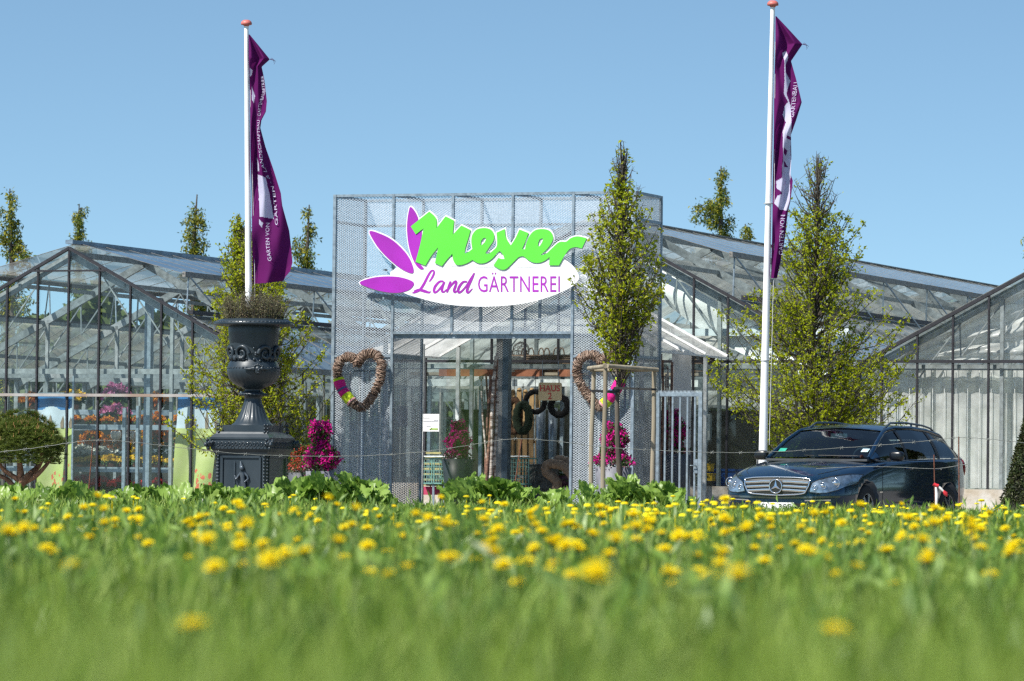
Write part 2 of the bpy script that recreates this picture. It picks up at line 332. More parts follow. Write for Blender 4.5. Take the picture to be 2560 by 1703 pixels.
# ================================================================== GREENHOUSES
PITCH = .53
def greenhouse(name, label, ta, half, zr, glass, roofglass, barm, w0, length, vent, film, rail_z, top_tie=None, railm=None, basez=.05, ridge=None, gap=None):
    g = bthing(name, label, "greenhouse", ta, w0)
    ze = zr - PITCH * half; h = lambda x: zr - PITCH * abs(x) - GZ      # local z is measured from the yard
    E = ze - GZ; RZ = zr - GZ
    def gable(y, nm):
        f = MB(); pw = .6; k = int(half / pw)
        for i in range(-k, k + 1):
            x = i * pw; inside = gap and y == 0 and gap[0] < x < gap[1]
            f.bar((x, y, gap[2] if inside else basez), (x, y, h(x) - .02), .032, .05)
        for z, ww in rail_z: f.bar((-half, y - .006, z - GZ), (half, y - .006, z - GZ), .06, ww)
        if top_tie:
            xt = (zr - top_tie) / PITCH; f.bar((-xt, y - .012, top_tie - GZ), (xt, y - .012, top_tie - GZ), .05, .03)
        for sx in (-1, 1): f.bar((sx * half, y, E), (0, y, RZ), .07, .05)
        for x in (-half, half): f.bar((x, y, basez), (x, y, E), .07)
        f.build(nm + "_frame", barm, g)
        q = MB(); yy = y + .03
        if gap and y == 0:
            a, b, c = gap; q.quad((-half, yy, basez), (a, yy, basez), (a, yy, c), (-half, yy, c)); q.quad((b, yy, basez), (half, yy, basez), (half, yy, c), (b, yy, c))
            q.add([(-half, yy, c + .003), (half, yy, c + .003), (half, yy, E), (0, yy, RZ), (-half, yy, E)], [(0, 1, 2, 3, 4)])
        else: q.add([(-half, yy, basez), (half, yy, basez), (half, yy, E), (0, yy, RZ), (-half, yy, E)], [(0, 1, 2, 3, 4)])
        q.build(nm + "_glass", glass, g)
    gable(0, "gable"); gable(length, "far_gable")
    if railm:
        q = MB()
        for z, ww in rail_z[:1]: q.bar((-half, -.045, z - GZ), (half, -.045, z - GZ), .05, ww)
        q.build("gutter_rail", railm, g)
    q = MB()
    if gap: q.box(-half - .05, gap[0], -.12, .08, 0, basez); q.box(gap[1], half + .05, -.12, .08, 0, basez)
    else: q.box(-half - .05, half + .05, -.12, .08, 0, basez)
    q.box(-half - .05, half + .05, length - .1, length + .1, 0, basez + .1)
    for sx in (-1, 1): q.box(sx * half - .1, sx * half + .1, .1, length - .12, 0, basez + .1)
    q.build("base_wall", CONC, g)
    # steel skeleton
    q = MB(); nb = int(length / 3)
    for j in range(0, nb + 1):
        y = .15 + j * (length - .3) / nb
        for sx in (-1, 1):
            q.bar((sx * half, y, 0), (sx * half, y, E), .08)
            q.bar((sx * (half - .05), y, E - .1), (0, y, RZ - .12), .06, .13)
            q.bar((sx * half * .48, y, 0), (sx * half * .48, y, h(half * .48) - .12), .06)
        for sx in (-1, 1):                                      # light lattice under the rafters
            for a in range(5):
                x0 = half * (.15 + .16 * a); x1 = half * (.15 + .16 * (a + 1)); q.bar((sx * x0, y, h(x0) - .2), (sx * x1, y, h(x1) - .75), .022)
                q.bar((sx * x1, y, h(x1) - .75), (sx * (x1 + .02), y, h(x1) - .2), .022)
        q.bar((-half, y, E - .02), (half, y, E - .02), .05, .09)
    for fr in (.25, .5, .78):
        for sx in (-1, 1):
            x = sx * half * fr; q.bar((x, .1, h(x) - .12), (x, length, h(x) - .12), .05, .07)
    q.bar((0, 0, RZ - .1), (0, length, RZ - .1), .05, .1)
    for sx in (-1, 1): q.bar((sx * half, 0, E + .02), (sx * half, length, E + .02), .14, .1)
    q.build("steel_frame", INSTEEL, g)
    # roof: fixed lower lights, open vents along the ridge
    fv = .46; xb = half * .58
    n = int(length / .95)
    for sx in (-1, 1):
        bars = MB(); gl = MB(); dk = MB(); xv = half * fv
        A = lambda x, y, o=0: (sx * x, y, h(x) + .05 + o)
        gl.add([A(xb if vent else .02, .02), A(half, .02), A(half, length - .02), A(xb if vent else .02, length - .02)], [(0, 1, 2, 3)])
        for i in range(n + 1):
            y = .04 + i * (length - .08) / n; bars.bar(A(xb if vent else .02, y, .001), A(half, y, .001), .026, .008)
        if vent:
            dk.bar(A(xb, 0, .06), A(xb, length, .06), .1, .07); dk.build('vent_sill', DARKBAR, g)
        bars.build('roof_bars', LEADBAR, g); gl.build('roof_glass', roofglass, g)

    if vent:
        for sx in (-1, 1):
            an = math.atan(PITCH) - R(vent); Lv = half * fv / math.cos(math.atan(PITCH))
            vb = MB(); vg = MB()
            P = lambda r, y, o=0: (sx * (r * math.cos(an) + .02), y, RZ + .1 - r * math.sin(an) + o)
            y0 = .35
            vg.add([P(0, y0), P(Lv, y0), P(Lv, length), P(0, length)], [(0, 1, 2, 3)])
            for i in range(n + 1):
                y = y0 + i * (length - y0) / n; vb.bar(P(0, y, 0), P(Lv, y, 0), .024, .007)
            vb.bar(P(Lv, y0, -.01), P(Lv, length, -.01), .06, .09)
            v = vb.build("vent", LEADBAR, g); vg.build("vent_glass", roofglass, v)
            for j in range(nb + 1):
                st = MB(); y = y0 + .2 + j * (length - 1.4) / nb; st.bar(P(Lv, y, -.02), (sx * half * .5, y, h(half * .5) - .05), .022)
                st.bar(P(Lv, y, -.02), (sx * half * .62, y + .7, h(half * .62) + .05), .022)
                st.build("vent_stay", STEEL, g)
    q = MB(); rc = .07 if ridge else .025; q.bar((0, -.02, RZ + .11), (0, length, RZ + .11), .14, rc); q.build("ridge_cap", ridge or LEADBAR, g)
    # side walls
    q = MB(); f = MB()
    for sx in (-1, 1):
        q.quad((sx * half, 0, basez), (sx * half, length, basez), (sx * half, length, E), (sx * half, 0, E))
        for i in range(0, n + 1, 1):
            y = .04 + i * (length - .08) / n; f.bar((sx * (half + .02), y, basez), (sx * (half + .02), y, E), .03)
    q.build("side_glass", glass, g); f.build("side_bars", LEADBAR, g)
    return g
# where the three spans stand, read from their gable lines
tl, zl = tz(173.5, 620.4, WG); tc_, zc = tz(1483, 541, WG); tv, zv = tz(2139, 915, WG)
HC = tv - tc_ - .0
PITCH = .53
zc = zv + PITCH * HC
HL = 4.05
GHL = greenhouse("greenhouse", "greenhouse with clear glass gable and flower shelves, left of the mesh portal", tl, HL, zl, GLASS_L, GLASS_RF, DARKBAR, WG, 24, 13, False,
                 [(1.87, .05)], top_tie=zl - .40, railm=RUSTWHITE, basez=.3, ridge=M("blue grey ridge cap", (.16, .22, .28), .4, .3, .3, 5))
GHC = greenhouse("greenhouse", "long greenhouse with open ridge vents directly behind the mesh portal", tc_, HC, zc, GLASS_L, GLASS_R, DARKBAR, WG, 32, 12, True,
                 [(tz(1770, 904, WG)[1], .045)], basez=.6, gap=(tz(1113, 1100, WG)[0] - tc_, tz(1415, 1100, WG)[0] - tc_, tz(1770, 904, WG)[1] - GZ - .05))
tr_ = tc_ + 2 * HC + .05
GHR = greenhouse("greenhouse", "greenhouse lined with white film behind the dark car, at the right", tr_, HC, zc, GLASS_W, GLASS_R, DARKBAR, WG - .05, 32, 0, True,
                 [(tz(2370, 904, WG)[1], .05)], basez=.6)
# the film hung inside the right greenhouse: pleated curtain walls and a sagging upper sheet
def curtain(parent, x0, x1, y, z0, z1, amp, per, mat, name="film_curtain", ztop=None):
    q = MB(); nu = int((x1 - x0) / .035)
    def fn(u, v):
        x = x0 + (x1 - x0) * u; zt = (ztop(x) if ztop else z1)
        return (x, y + amp * math.sin(x * 2 * math.pi / per + math.sin(x * 3)) + amp * .35 * math.sin(x * 31) * (.5 + .5 * math.sin(x * 2.1)), z0 + (zt - z0) * v)
    q.grid(fn, nu, 6); return q.build(name, mat, parent)
RZ_ = tz(2370, 904, WG)[1] - GZ
curtain(GHR, -HC + .1, HC - .1, .32, .62, RZ_ - .05, .009, .24, FILM)
q = MB()
for i in range(int(2 * HC / .2)):
    x = -HC + .22 + i * .197; q.bar((x, .27, .62), (x, .27, RZ_ - .06), .008, .01)
q.build("curtain_tape", M("white curtain tape", (.75, .77, .76), .6), GHR)
def uppersheet(u, v):
    x = -HC + .12 + (2 * HC - .24) * u; zt = zc - PITCH * abs(x) - .25 - GZ; z0 = RZ_ + .02
    zt = max(zt, z0 + .02)
    return (x, .28 + .05 * math.sin(v * 17 + x * 2 + math.sin(x * 5)) + .03 * math.sin(x * 9 + v * 5) + .02 * math.sin(v * 43 + x), z0 + (zt - z0) * v)
q = MB(); q.grid(uppersheet, 90, 30); q.build("upper_film", FILM, GHR)
q = MB()
for sx in (-1, 1):
    q.grid(lambda u, v: (sx * (HC - .1 - (HC - .2) * u), .14 + .1 * v, (zc - PITCH * (HC - .1 - (HC - .2) * u)) - GZ - .22 - .07 * v - .03 * math.sin(u * 22 + v * 2)), 60, 3)
q.build("film_roll", M("bright folded film", (.74, .76, .75), .5, 0, .12, 9, .4), GHR)
q = MB(); q.box(-HC + .15, HC - .15, .5, .52, .1, RZ_ - .1); q.build("lining", M("pale lining", (.62, .66, .62), .9, 0, .25, .9), GHR)
# centre greenhouse: hanging shade sheet, white cross beam, interior film ceiling
def shade(u, v):
    x = .15 + (HC - .35) * u; top = zc - PITCH * x - GZ - .25
    bot = top - .10 - .45 * math.sin(math.pi * min(1, u * 1.0)) - .1
    return (x, .35 + .06 * math.sin(u * 9 + v * 4), top + (bot - top) * v)
q = MB(); q.grid(shade, 40, 8); q.build("hanging_sheet", M("bright shade sheet", (.8, .82, .82), .5, 0, .08, 6, .3), GHC)
q = MB(); a, b = tz(1705, 831, WG + .3), tz(1870, 831, WG + .3)
q.bar((a[0] - tc_ - .2, .3, a[1] - GZ), (HC - .2, .3, a[1] - GZ), .08, .12); q.build("cross_beam", M("pale blue white beam", (.6, .68, .72), .5, 0, .1, 6), GHC)
q = MB(); ww = HC - .15
for sx in (-1, 1):
    q.grid(lambda u, v: (sx * (.05 + ww * u), .9 + 28 * v, zc - GZ - .4 - PITCH * (.05 + ww * u) - .02 * math.sin(v * 60)), 12, 60)
q.build("ceiling_film", glassm("grey white ceiling film", (.8, .8, .78), .6, (.8, .8, .76), .1, 1.5, .3, .7), GHC)
# added wall in the centre span, coloured near black to stand for interior shade
q = MB(); q.box(-HC + .2, HC - .2, 5.4, 5.5, 0, 1.95); q.build("interior_shade_wall", M("near black interior shade", (.02, .022, .017), .9, 0, .5, 1.5), GHC)
# left greenhouse: added back wall, the shade of the interior put into its dark colour
q = MB(); q.box(-HL + .2, HL - .2, 6.4, 6.5, 0, 1.75); q.build("interior_shade_wall", M("mottled dark interior shade", (.004, .006, .004), .9, 0, .5, 3, .3, col2=(.016, .02, .013)), GHL)
# galvanised posts right behind the left gable
for px, y0, y1, wd in ((374, 745, 1300, .12), (184, 940, 1300, .03), (312, 1020, 1300, .06), (345, 1015, 1300, .05)):
    t0, z0 = tz(px, y0, WG + .35); q = MB(); q.bar((t0 - tl, .35, 0), (t0 - tl, .35, z0 - GZ), wd, wd); q.build("inner_post", STEEL, GHL)

# ================================================================== PORTAL
BAY = tz(1585, 700)[0] / 5
PT = [BAY * i for i in range(6)]; PW = PT[5]; PD = 1.28
ZT = tz(829, 487)[1]; ZL = tz(1200, 832)[1]; ZH = tz(900, 890)[1]; ZU = tz(900, 566, PD)[1]
portal = bthing("entrance_portal", "grey expanded metal entrance portal with wide doorway under the oval sign", "portal", 0, 0)
gz = lambda z: z - GZ
q = MB(); S = .045
def vbar(t, w, z0, z1, s=S): q.box(t - s / 2, t + s / 2, w - s / 2, w + s / 2, z0, z1)
TOP = gz(ZT)
for w in (0, PD):
    for i, t in enumerate(PT):
        z0 = 0 if i in (0, 1, 4, 5) else gz(ZL)
        vbar(t, w, z0, TOP, .05 if i in (0, 5) else .04)
for w in (0, PD):
    for i in range(5):
        for z in [TOP - .02] + ([gz(ZL)] if i in (1, 2, 3) else []) + ([gz(ZH), .04] if i in (0, 4) else []) + ([gz(ZU)] if w else []):
            q.box(PT[i] + .022, PT[i + 1] - .022, w - .018, w + .018, z - .02, z + .02)
for t in (PT[0], PT[5]):
    for z in (TOP - .02, gz(ZU), gz(ZH), .04): q.box(t - .018, t + .018, .03, PD - .03, z - .022, z + .022)
for t in (PT[1], PT[4]):
    for z in (gz(ZH), .04): q.box(t - .018, t + .018, .03, PD - .03, z - .03, z + .03)
for t in (PT[1], PT[2], PT[3], PT[4]): q.box(t - .018, t + .018, .03, PD - .03, TOP - .04, TOP)
q.box(PT[1] + .02, PT[4] - .02, .03, .15, gz(ZL) - .09, gz(ZL) - .022)
q.build("frame", STEEL, portal)
def expanded(name, orient, c, r0, r1, z0, z1, parent, W=.056, H=.038, sw=.0084, dep=.007):
    """real expanded metal: zigzag strands meeting at their knuckles. orient 't' runs along the front, 'w' into depth"""
    nr = int((z1 - z0) / (H / 2)); nc = int((r1 - r0) / (W / 2)); hx = (r1 - r0) / nc; hz = (z1 - z0) / nr
    j, i = np.meshgrid(np.arange(nr), np.arange(nc), indexing='ij'); j = j.ravel(); i = i.ravel()
    odd = (i + j) % 2; za = z0 + (j + odd) * hz; zb = z0 + (j + 1 - odd) * hz; xa = r0 + i * hx; xb = xa + hx
    k = np.where(odd, 1, -1)
    def co(x, z, d):
        return np.stack([x, c + d, z], 1) if orient == 't' else np.stack([c + d, x, z], 1)
    V = np.stack([co(xa, za - sw / 2, -dep / 2 + 0 * xa), co(xb, zb - sw / 2, -dep / 2 + 0 * xa), co(xb, zb + sw / 2, dep / 2 + 0 * xa), co(xa, za + sw / 2, dep / 2 + 0 * xa)], 1).reshape(-1, 3)
    Fq = (np.arange(len(i))[:, None] * 4 + np.arange(4)[None])
    return npmesh(name, V, Fq, MESHM, parent)
g_ = .022
for i in range(5):
    a, b = PT[i] + g_, PT[i + 1] - g_
    if i in (0, 4):
        expanded("mesh_panel", 't', .005, a, b, gz(ZH) + .02, TOP - .04, portal); expanded("mesh_panel", 't', .005, a, b, .06, gz(ZH) - .02, portal)
        expanded("back_mesh_panel", 't', PD, a, b, gz(ZU) + .02, TOP - .04, portal); expanded("back_mesh_panel", 't', PD, a, b, .06, gz(ZH) - .02, portal)
    else:
        expanded("mesh_panel", 't', .005, a, b, gz(ZL) + .02, TOP - .04, portal); expanded("back_mesh_panel", 't', PD, a, b, gz(ZL) + .02, TOP - .04, portal)
for t in (PT[0], PT[5]):
    for z0, z1 in ((.06, gz(ZH) - .02), (gz(ZH) + .02, gz(ZU) - .02), (gz(ZU) + .02, TOP - .04)): expanded("side_mesh_panel", 'w', t, .03, PD - .03, z0, z1, portal)
for t in (PT[1], PT[4]):
    for z0, z1 in ((.06, gz(ZH) - .03), (gz(ZH) + .03, gz(ZL))): expanded("jamb_mesh_panel", 'w', t, .03, PD - .03, z0, z1, portal)
# folded gates with upright rods parked behind the side bays
for k, (i, lab) in enumerate(((0, "folded steel rod gate behind the left bay of the portal"), (4, "folded steel rod gate behind the right bay of the portal"))):
    gt = bthing("folding_gate", lab, "gate", PT[i] + .08, .1, GZ, "folded gates inside the portal")
    q = MB(); wd = BAY - .16; H = gz(ZH) - .25
    q.box(0, wd, 0, .03, .08, .11); q.box(0, wd, 0, .03, H, H + .03)
    q.build("rail", STEEL, gt)
    q = MB()
    for a in range(6): q.box(a * (wd - .022) / 5, a * (wd - .022) / 5 + .022, .004, .026, .11, H)
    q.build("rods", WHITEBAR, gt)
# ---- doorway: central post, covered passage behind
mp = bthing("steel_post", "square grey steel post in the middle of the doorway", "post", tz(1252, 1000, 1.9)[0], 1.9)
q = MB(); q.box(-.085, .03, 0, .12, 0, 3.02); q.build("post", M("pale grey post", (.24, .25, .25), .5, .3, .12), mp)
q = MB(); q.box(.031, .13, -.02, .14, 0, 3.02); q.build("door_leaf_edge", M("blue grey door profile", (.08, .115, .145), .4, .4, .15), mp)
q = MB(); q.box(-.17, .2, -.06, .2, 0, .06); q.build("base_plate", STEEL, mp)
psg = bthing("passage_roof", "white film pitched roof joining the mesh portal to the greenhouse", "roof", PW / 2, PD + .05)
te, zee = tz(1820, 893, WG - .12); hw = te - PW / 2; L = WG - .15 - PD - .05; zrg = zee + PITCH * hw
q = MB(); h_ = lambda x: zrg - PITCH * abs(x) - GZ
for sx in (-1, 1): q.grid(lambda u, v: (sx * hw * u, L * v, h_(hw * u) - .015 * math.sin(v * math.pi * 4) ** 2), 10, 12)
q.build("film_cover", glassm("white roof film", (.8, .8, .78), .9, (.86, .86, .83), .1, 2, .3, .62), psg)
q = MB()
for sx in (-1, 1):
    for v in (0, .33, .66, 1): q.bar((sx * hw, L * v, h_(hw) + .02), (0, L * v, h_(0) + .02), .045, .035)
    q.bar((sx * hw, 0, h_(hw) - .02), (sx * hw, L, h_(hw) - .02), .035, .03)
q.build("rafters", M("white rafter", (.7, .71, .7), .5), psg)
q = MB()
for sx in (-1, 1):
    for v in (.02, .5, .98): q.box(sx * hw * .86 - .03, sx * hw * .86 + .03, L * v - .03, L * v + .03, 0, h_(hw * .86) - .03)
q.build("posts", WHITEBAR, psg)
q = MB(); q.box(hw * .86 + .05, hw * .86 + .09, L * .42, L * .68, 0, h_(hw * .9) - .1); q.build("white_panel", M("white wall panel", (.55, .56, .57), .6, 0, .1, 3), psg)

# ================================================================== SIGN
def sg(x, y): return tz(880 + x / 3.8016, 490 + y / 3.8016, -.16)
MEY = [(740, 150), (805, 215), (808, 308), (895, 195), (975, 235), (963, 370), (1045, 282), (1132, 325), (1112, 400), (1082, 500), (1077, 547), (1105, 538), (1150, 505),
       (1140, 440), (1148, 375), (1185, 325), (1235, 308), (1290, 309), (1335, 330), (1356, 375), (1350, 425), (1315, 480), (1272, 545), (1305, 550), (1345, 520), (1384, 470),
       (1380, 350), (1457, 315), (1470, 400), (1515, 472), (1560, 400), (1597, 320), (1682, 353), (1655, 430), (1622, 505), (1650, 508), (1665, 440), (1700, 370), (1745, 328),
       (1800, 316), (1860, 322), (1900, 350), (1916, 400), (1900, 450), (1855, 510), (1795, 566), (1850, 550), (1905, 500), (1975, 440), (2040, 436), (2085, 402), (2150, 385),
       (2236, 403), (2190, 500), (2130, 487), (2075, 505), (2030, 560), (1995, 620), (1972, 661), (1880, 660), (1884, 580), (1840, 615), (1785, 636), (1730, 634), (1680, 610),
       (1635, 575), (1590, 583), (1550, 620), (1505, 665), (1460, 700), (1410, 697), (1350, 662), (1398, 590), (1425, 600), (1456, 600), (1440, 560), (1412, 524), (1385, 545),
       (1335, 600), (1270, 638), (1205, 640), (1150, 610), (1100, 640), (1040, 658), (995, 652), (968, 610), (960, 550), (910, 605), (860, 668), (795, 640), (825, 488),
       (760, 570), (703, 663), (610, 627), (650, 480), (687, 308), (612, 366), (565, 290)]
H1 = [(1272, 398), (1280, 412), (1268, 440), (1240, 468), (1228, 468), (1232, 430), (1252, 403)]
H2 = [(1815, 402), (1822, 418), (1810, 445), (1790, 478), (1772, 480), (1775, 445), (1790, 412)]
PET = [[(170, 335), (300, 372), (400, 430), (500, 525), (560, 615), (588, 700), (572, 737), (480, 700), (380, 622), (290, 535), (220, 445)],
       [(560, 105), (605, 155), (640, 240), (668, 345), (655, 450), (640, 560), (655, 650), (685, 690), (650, 695), (600, 640), (560, 540), (537, 440), (526, 320), (530, 230), (542, 150)],
       [(75, 825), (200, 778), (350, 765), (480, 777), (587, 820), (572, 872), (520, 905), (430, 922), (310, 912), (180, 878)]]
ELL = [(365, 745), (395, 705), (500, 640), (700, 600), (1300, 560), (1900, 580), (2010, 602), (2080, 645), (2140, 715), (2158, 790), (2080, 870), (1900, 952), (1700, 1010),
       (1500, 1040), (1250, 1053), (1000, 1042), (800, 1012), (640, 970), (500, 925), (410, 860)]
sign = bthing("shop_sign", "oval white shop sign with green lettering and three purple leaves, on the portal", "sign", 0, -.16, GZ)
def smooth_c(P, k=4):
    """Catmull-Rom that keeps every turn sharper than 50 degrees"""
    n = len(P); out = []
    def sharp(i):
        a, b, c = P[(i - 1) % n], P[i % n], P[(i + 1) % n]; u = (b[0] - a[0], b[1] - a[1]); v = (c[0] - b[0], c[1] - b[1])
        return abs(math.atan2(u[0] * v[1] - u[1] * v[0], u[0] * v[0] + u[1] * v[1])) > R(50)
    for i in range(n):
        p1, p2 = P[i], P[(i + 1) % n]
        if sharp(i) and sharp(i + 1): out.append(p1); continue
        p0 = p1 if sharp(i) else P[i - 1]; p3 = p2 if sharp(i + 1) else P[(i + 2) % n]
        for q_ in range(k):
            t = q_ / k
            out.append(tuple(.5 * ((2 * p1[c]) + (-p0[c] + p2[c]) * t + (2 * p0[c] - 5 * p1[c] + 4 * p2[c] - p3[c]) * t * t + (-p0[c] + 3 * p1[c] - 3 * p2[c] + p3[c]) * t ** 3) for c in (0, 1)))
    return out
MEY = smooth_c(MEY)
def signmesh(name, groups, mat):
    q = MB()
    for outl, d, ext, off in groups:
        ol = [[sg(*p) for p in o] for o in outl]; vs_, fs_ = poly_geo(ol, ext, off)
        q.add([(v[0], d + v[2], v[1] - GZ) for v in vs_], fs_)
    return q.build(name, mat, sign)
WB = M("sign white", (.76, .77, .78), .35, 0, .02, 3)
sm_ = lambda p, k=4: smoothpoly(p, k)
signmesh("backing_board", [([sm_(ELL)], .0, .010, 0), ([MEY, H1, H2], -.004, .0095, .022), ([sm_(PET[0])], .004, .009, .02), ([sm_(PET[1])], .006, .0085, .02), ([sm_(PET[2])], .008, .008, .02)], WB)
SGN = M("sign green", (.11, .64, .05), .4, 0, .06, .8)
SPU = M("sign purple", (.34, .018, .40), .4, 0, .12, 1.6)
signmesh("lettering_name", [([MEY, H1, H2], -.025, .004, 0)], SGN)
for p in PET: signmesh("purple_leaf", [([sm_(p)], -.0135, .0035, 0)], SPU)
# Land (brush script) as tapering strokes
STR = [[(738, 815, 6), (765, 775, 10), (782, 735, 10), (778, 712, 8), (755, 715, 9), (725, 760, 11), (690, 830, 12), (650, 890, 12), (605, 915, 10), (576, 922, 5)],
       [(590, 905, 5), (640, 893, 12), (690, 905, 14), (735, 918, 9), (748, 905, 4)],
       [(872, 812, 8), (835, 815, 10), (800, 850, 12), (782, 890, 12), (788, 918, 10), (815, 905, 9), (850, 865, 9), (882, 815, 6)],
       [(880, 818, 11), (862, 865, 12), (858, 905, 11), (878, 912, 8), (903, 885, 4)],
       [(940, 812, 9), (925, 855, 12), (905, 918, 9)], [(912, 900, 6), (945, 850, 9), (980, 815, 11), (995, 820, 10), (985, 860, 12), (972, 900, 12), (985, 915, 9), (1012, 890, 4)],
       [(1095, 815, 8), (1060, 818, 10), (1030, 850, 12), (1012, 890, 12), (1018, 918, 10), (1045, 905, 9), (1085, 860, 8), (1130, 790, 9), (1166, 732, 6)],
       [(1166, 732, 6), (1140, 790, 11), (1110, 855, 12), (1095, 905, 12), (1110, 918, 9), (1148, 880, 4)]]
q = MB()
for k, st in enumerate(STR):
    sp = smoothpoly([(x, y, r) for x, y, r in st], 5, False); d = -.0125 - .0004 * k; Lf = []; Rt = []
    for i, (x, y, r) in enumerate(sp):
        x0, y0, _ = sp[max(0, i - 1)]; x1, y1, _ = sp[min(len(sp) - 1, i + 1)]; l = math.hypot(x1 - x0, y1 - y0) or 1
        nx, ny = -(y1 - y0) / l, (x1 - x0) / l; Lf.append(sg(x + nx * r, y + ny * r)); Rt.append(sg(x - nx * r, y - ny * r))
    for i in range(len(sp) - 1):
        dd = d - .00002 * i
        q.quad(*[(a[0], dd, a[1] - GZ) for a in (Lf[i], Lf[i + 1], Rt[i + 1], Rt[i])])
q.build("lettering_script", SPU, sign)
vs_, fs_, _ = text_geo("GÄRTNEREI", spacing=1.05)
ytop = 728; q = MB()
q.add([(lambda p: (p[0], -.0135, p[1] - GZ))(sg(1200 + 778 * v[0], 915 - (915 - ytop) * v[1])) for v in vs_], fs_); q.build("lettering_caps", SPU, sign)
q = MB()
for t in (.9 * BAY, 2 * BAY, 3 * BAY, 4 * BAY):
    for z in (ZL + .55, ZL + 1.0): q.box(t - .015, t + .015, .012, .14, z - GZ - .015, z - GZ + .015)
q.build("bracket", STEEL, sign)

# ================================================================== HEART WREATHS
def heart(pts, w, label, bands, seed):
    c2 = [tz(px, py, w) for px, py in pts]; cx = sum(p[0] for p in c2) / len(c2); zmin = min(p[1] for p in c2) - .08
    h = bthing("heart_wreath", label, "wreath", cx, w, zmin, "heart wreaths hung on the portal")
    C = smoothpoly([(p[0] - cx, 0, p[1] - zmin) for p in c2], 8); n = len(C); r = random.Random(seed)
    core = MB(); core.tube(C + [C[0]], .052, 9, False); core.build("wreath_core", M("dark twig core", (.07, .045, .035), .9, 0, .3, 20, .5), h)
    tw = MB()
    for k in range(1100):
        i = r.random() * n; a0 = r.random() * 6.28; L = r.uniform(3, 9) * (1 if r.random() < .5 else -1) * .35; turn = r.uniform(1.6, 3.4); rr = r.uniform(.054, .076); P = []
        for s_ in range(5):
            f = s_ / 4; ii = (i + L * f) % n; p = Vector(C[int(ii)]).lerp(Vector(C[(int(ii) + 1) % n]), ii % 1)
            tg = (Vector(C[(int(ii) + 1) % n]) - Vector(C[int(ii)])).normalized(); y = Vector((0, 1, 0)); x = tg.cross(y)
            a = a0 + turn * f; q_ = rr + (r.uniform(0, .032) if s_ in (0, 4) else 0); P.append(p + (x * math.cos(a) + y * math.sin(a)) * q_)
        tw.tube(P, [.002, .0065, .0075, .0065, .002], 3, False)
    tw.build("twigs", BROWNTWIG, h)
    for f0, f1, col, nm in bands:
        i0, i1 = f0 * n, f1 * n; q = MB(); P = [Vector(C[int(i0 + (i1 - i0) * k / 8) % n]) .lerp(Vector(C[(int(i0 + (i1 - i0) * k / 8) + 1) % n]), (i0 + (i1 - i0) * k / 8) % 1) for k in range(9)]
        q.tube(P, [.088 + r.uniform(-.003, .005) for _ in P], 20, False)
        q.build(nm, M("yarn " + nm + str(col[0]), col, .9, 0, .12, 60, .6), h)
    return h
LH = [(820 + x / 4.02, 860 + y / 4.02) for x, y in [(300, 195), (255, 140), (190, 130), (120, 175), (95, 270), (110, 370), (145, 460), (200, 540), (265, 605), (345, 640), (420, 565), (480, 465), (520, 365), (540, 250), (515, 140), (450, 95), (380, 100), (330, 145)]]
RH = [(1400 + x / 3.824, 860 + y / 3.824) for x, y in [(395, 165), (350, 115), (280, 105), (205, 135), (165, 215), (172, 320), (225, 430), (290, 520), (375, 600), (430, 565), (490, 500), (545, 420), (585, 330), (590, 230), (555, 140), (500, 110), (440, 120)]]
LIME, PNK, BLU, PAL = (.52, .68, .02), (.72, .01, .24), (.10, .14, .32), (.75, .38, .38)
heart(LH, -.13, "heart shaped twig wreath with yarn bands, on the bay left of the doorway", [(4.75 / 18, 5.0 / 18, LIME, "yarn_band"), (5.02 / 18, 5.85 / 18, PNK, "yarn_band"), (5.87 / 18, 6.07 / 18, BLU, "yarn_band"), (6.09 / 18, 6.6 / 18, PNK, "yarn_band"), (6.62 / 18, 7.45 / 18, LIME, "yarn_band"), (7.47 / 18, 7.7 / 18, PAL, "yarn_band")], 3)
heart(RH, -.13, "heart shaped twig wreath behind the staked young tree, right of the doorway", [(8.6 / 17, 8.85 / 17, PAL, "yarn_band"), (8.87 / 17, 9.6 / 17, LIME, "yarn_band"), (9.62 / 17, 10.4 / 17, PNK, "yarn_band"), (10.42 / 17, 10.65 / 17, BLU, "yarn_band"), (10.67 / 17, 11.7 / 17, PNK, "yarn_band"), (11.72 / 17, 12.0 / 17, LIME, "yarn_band")], 4)

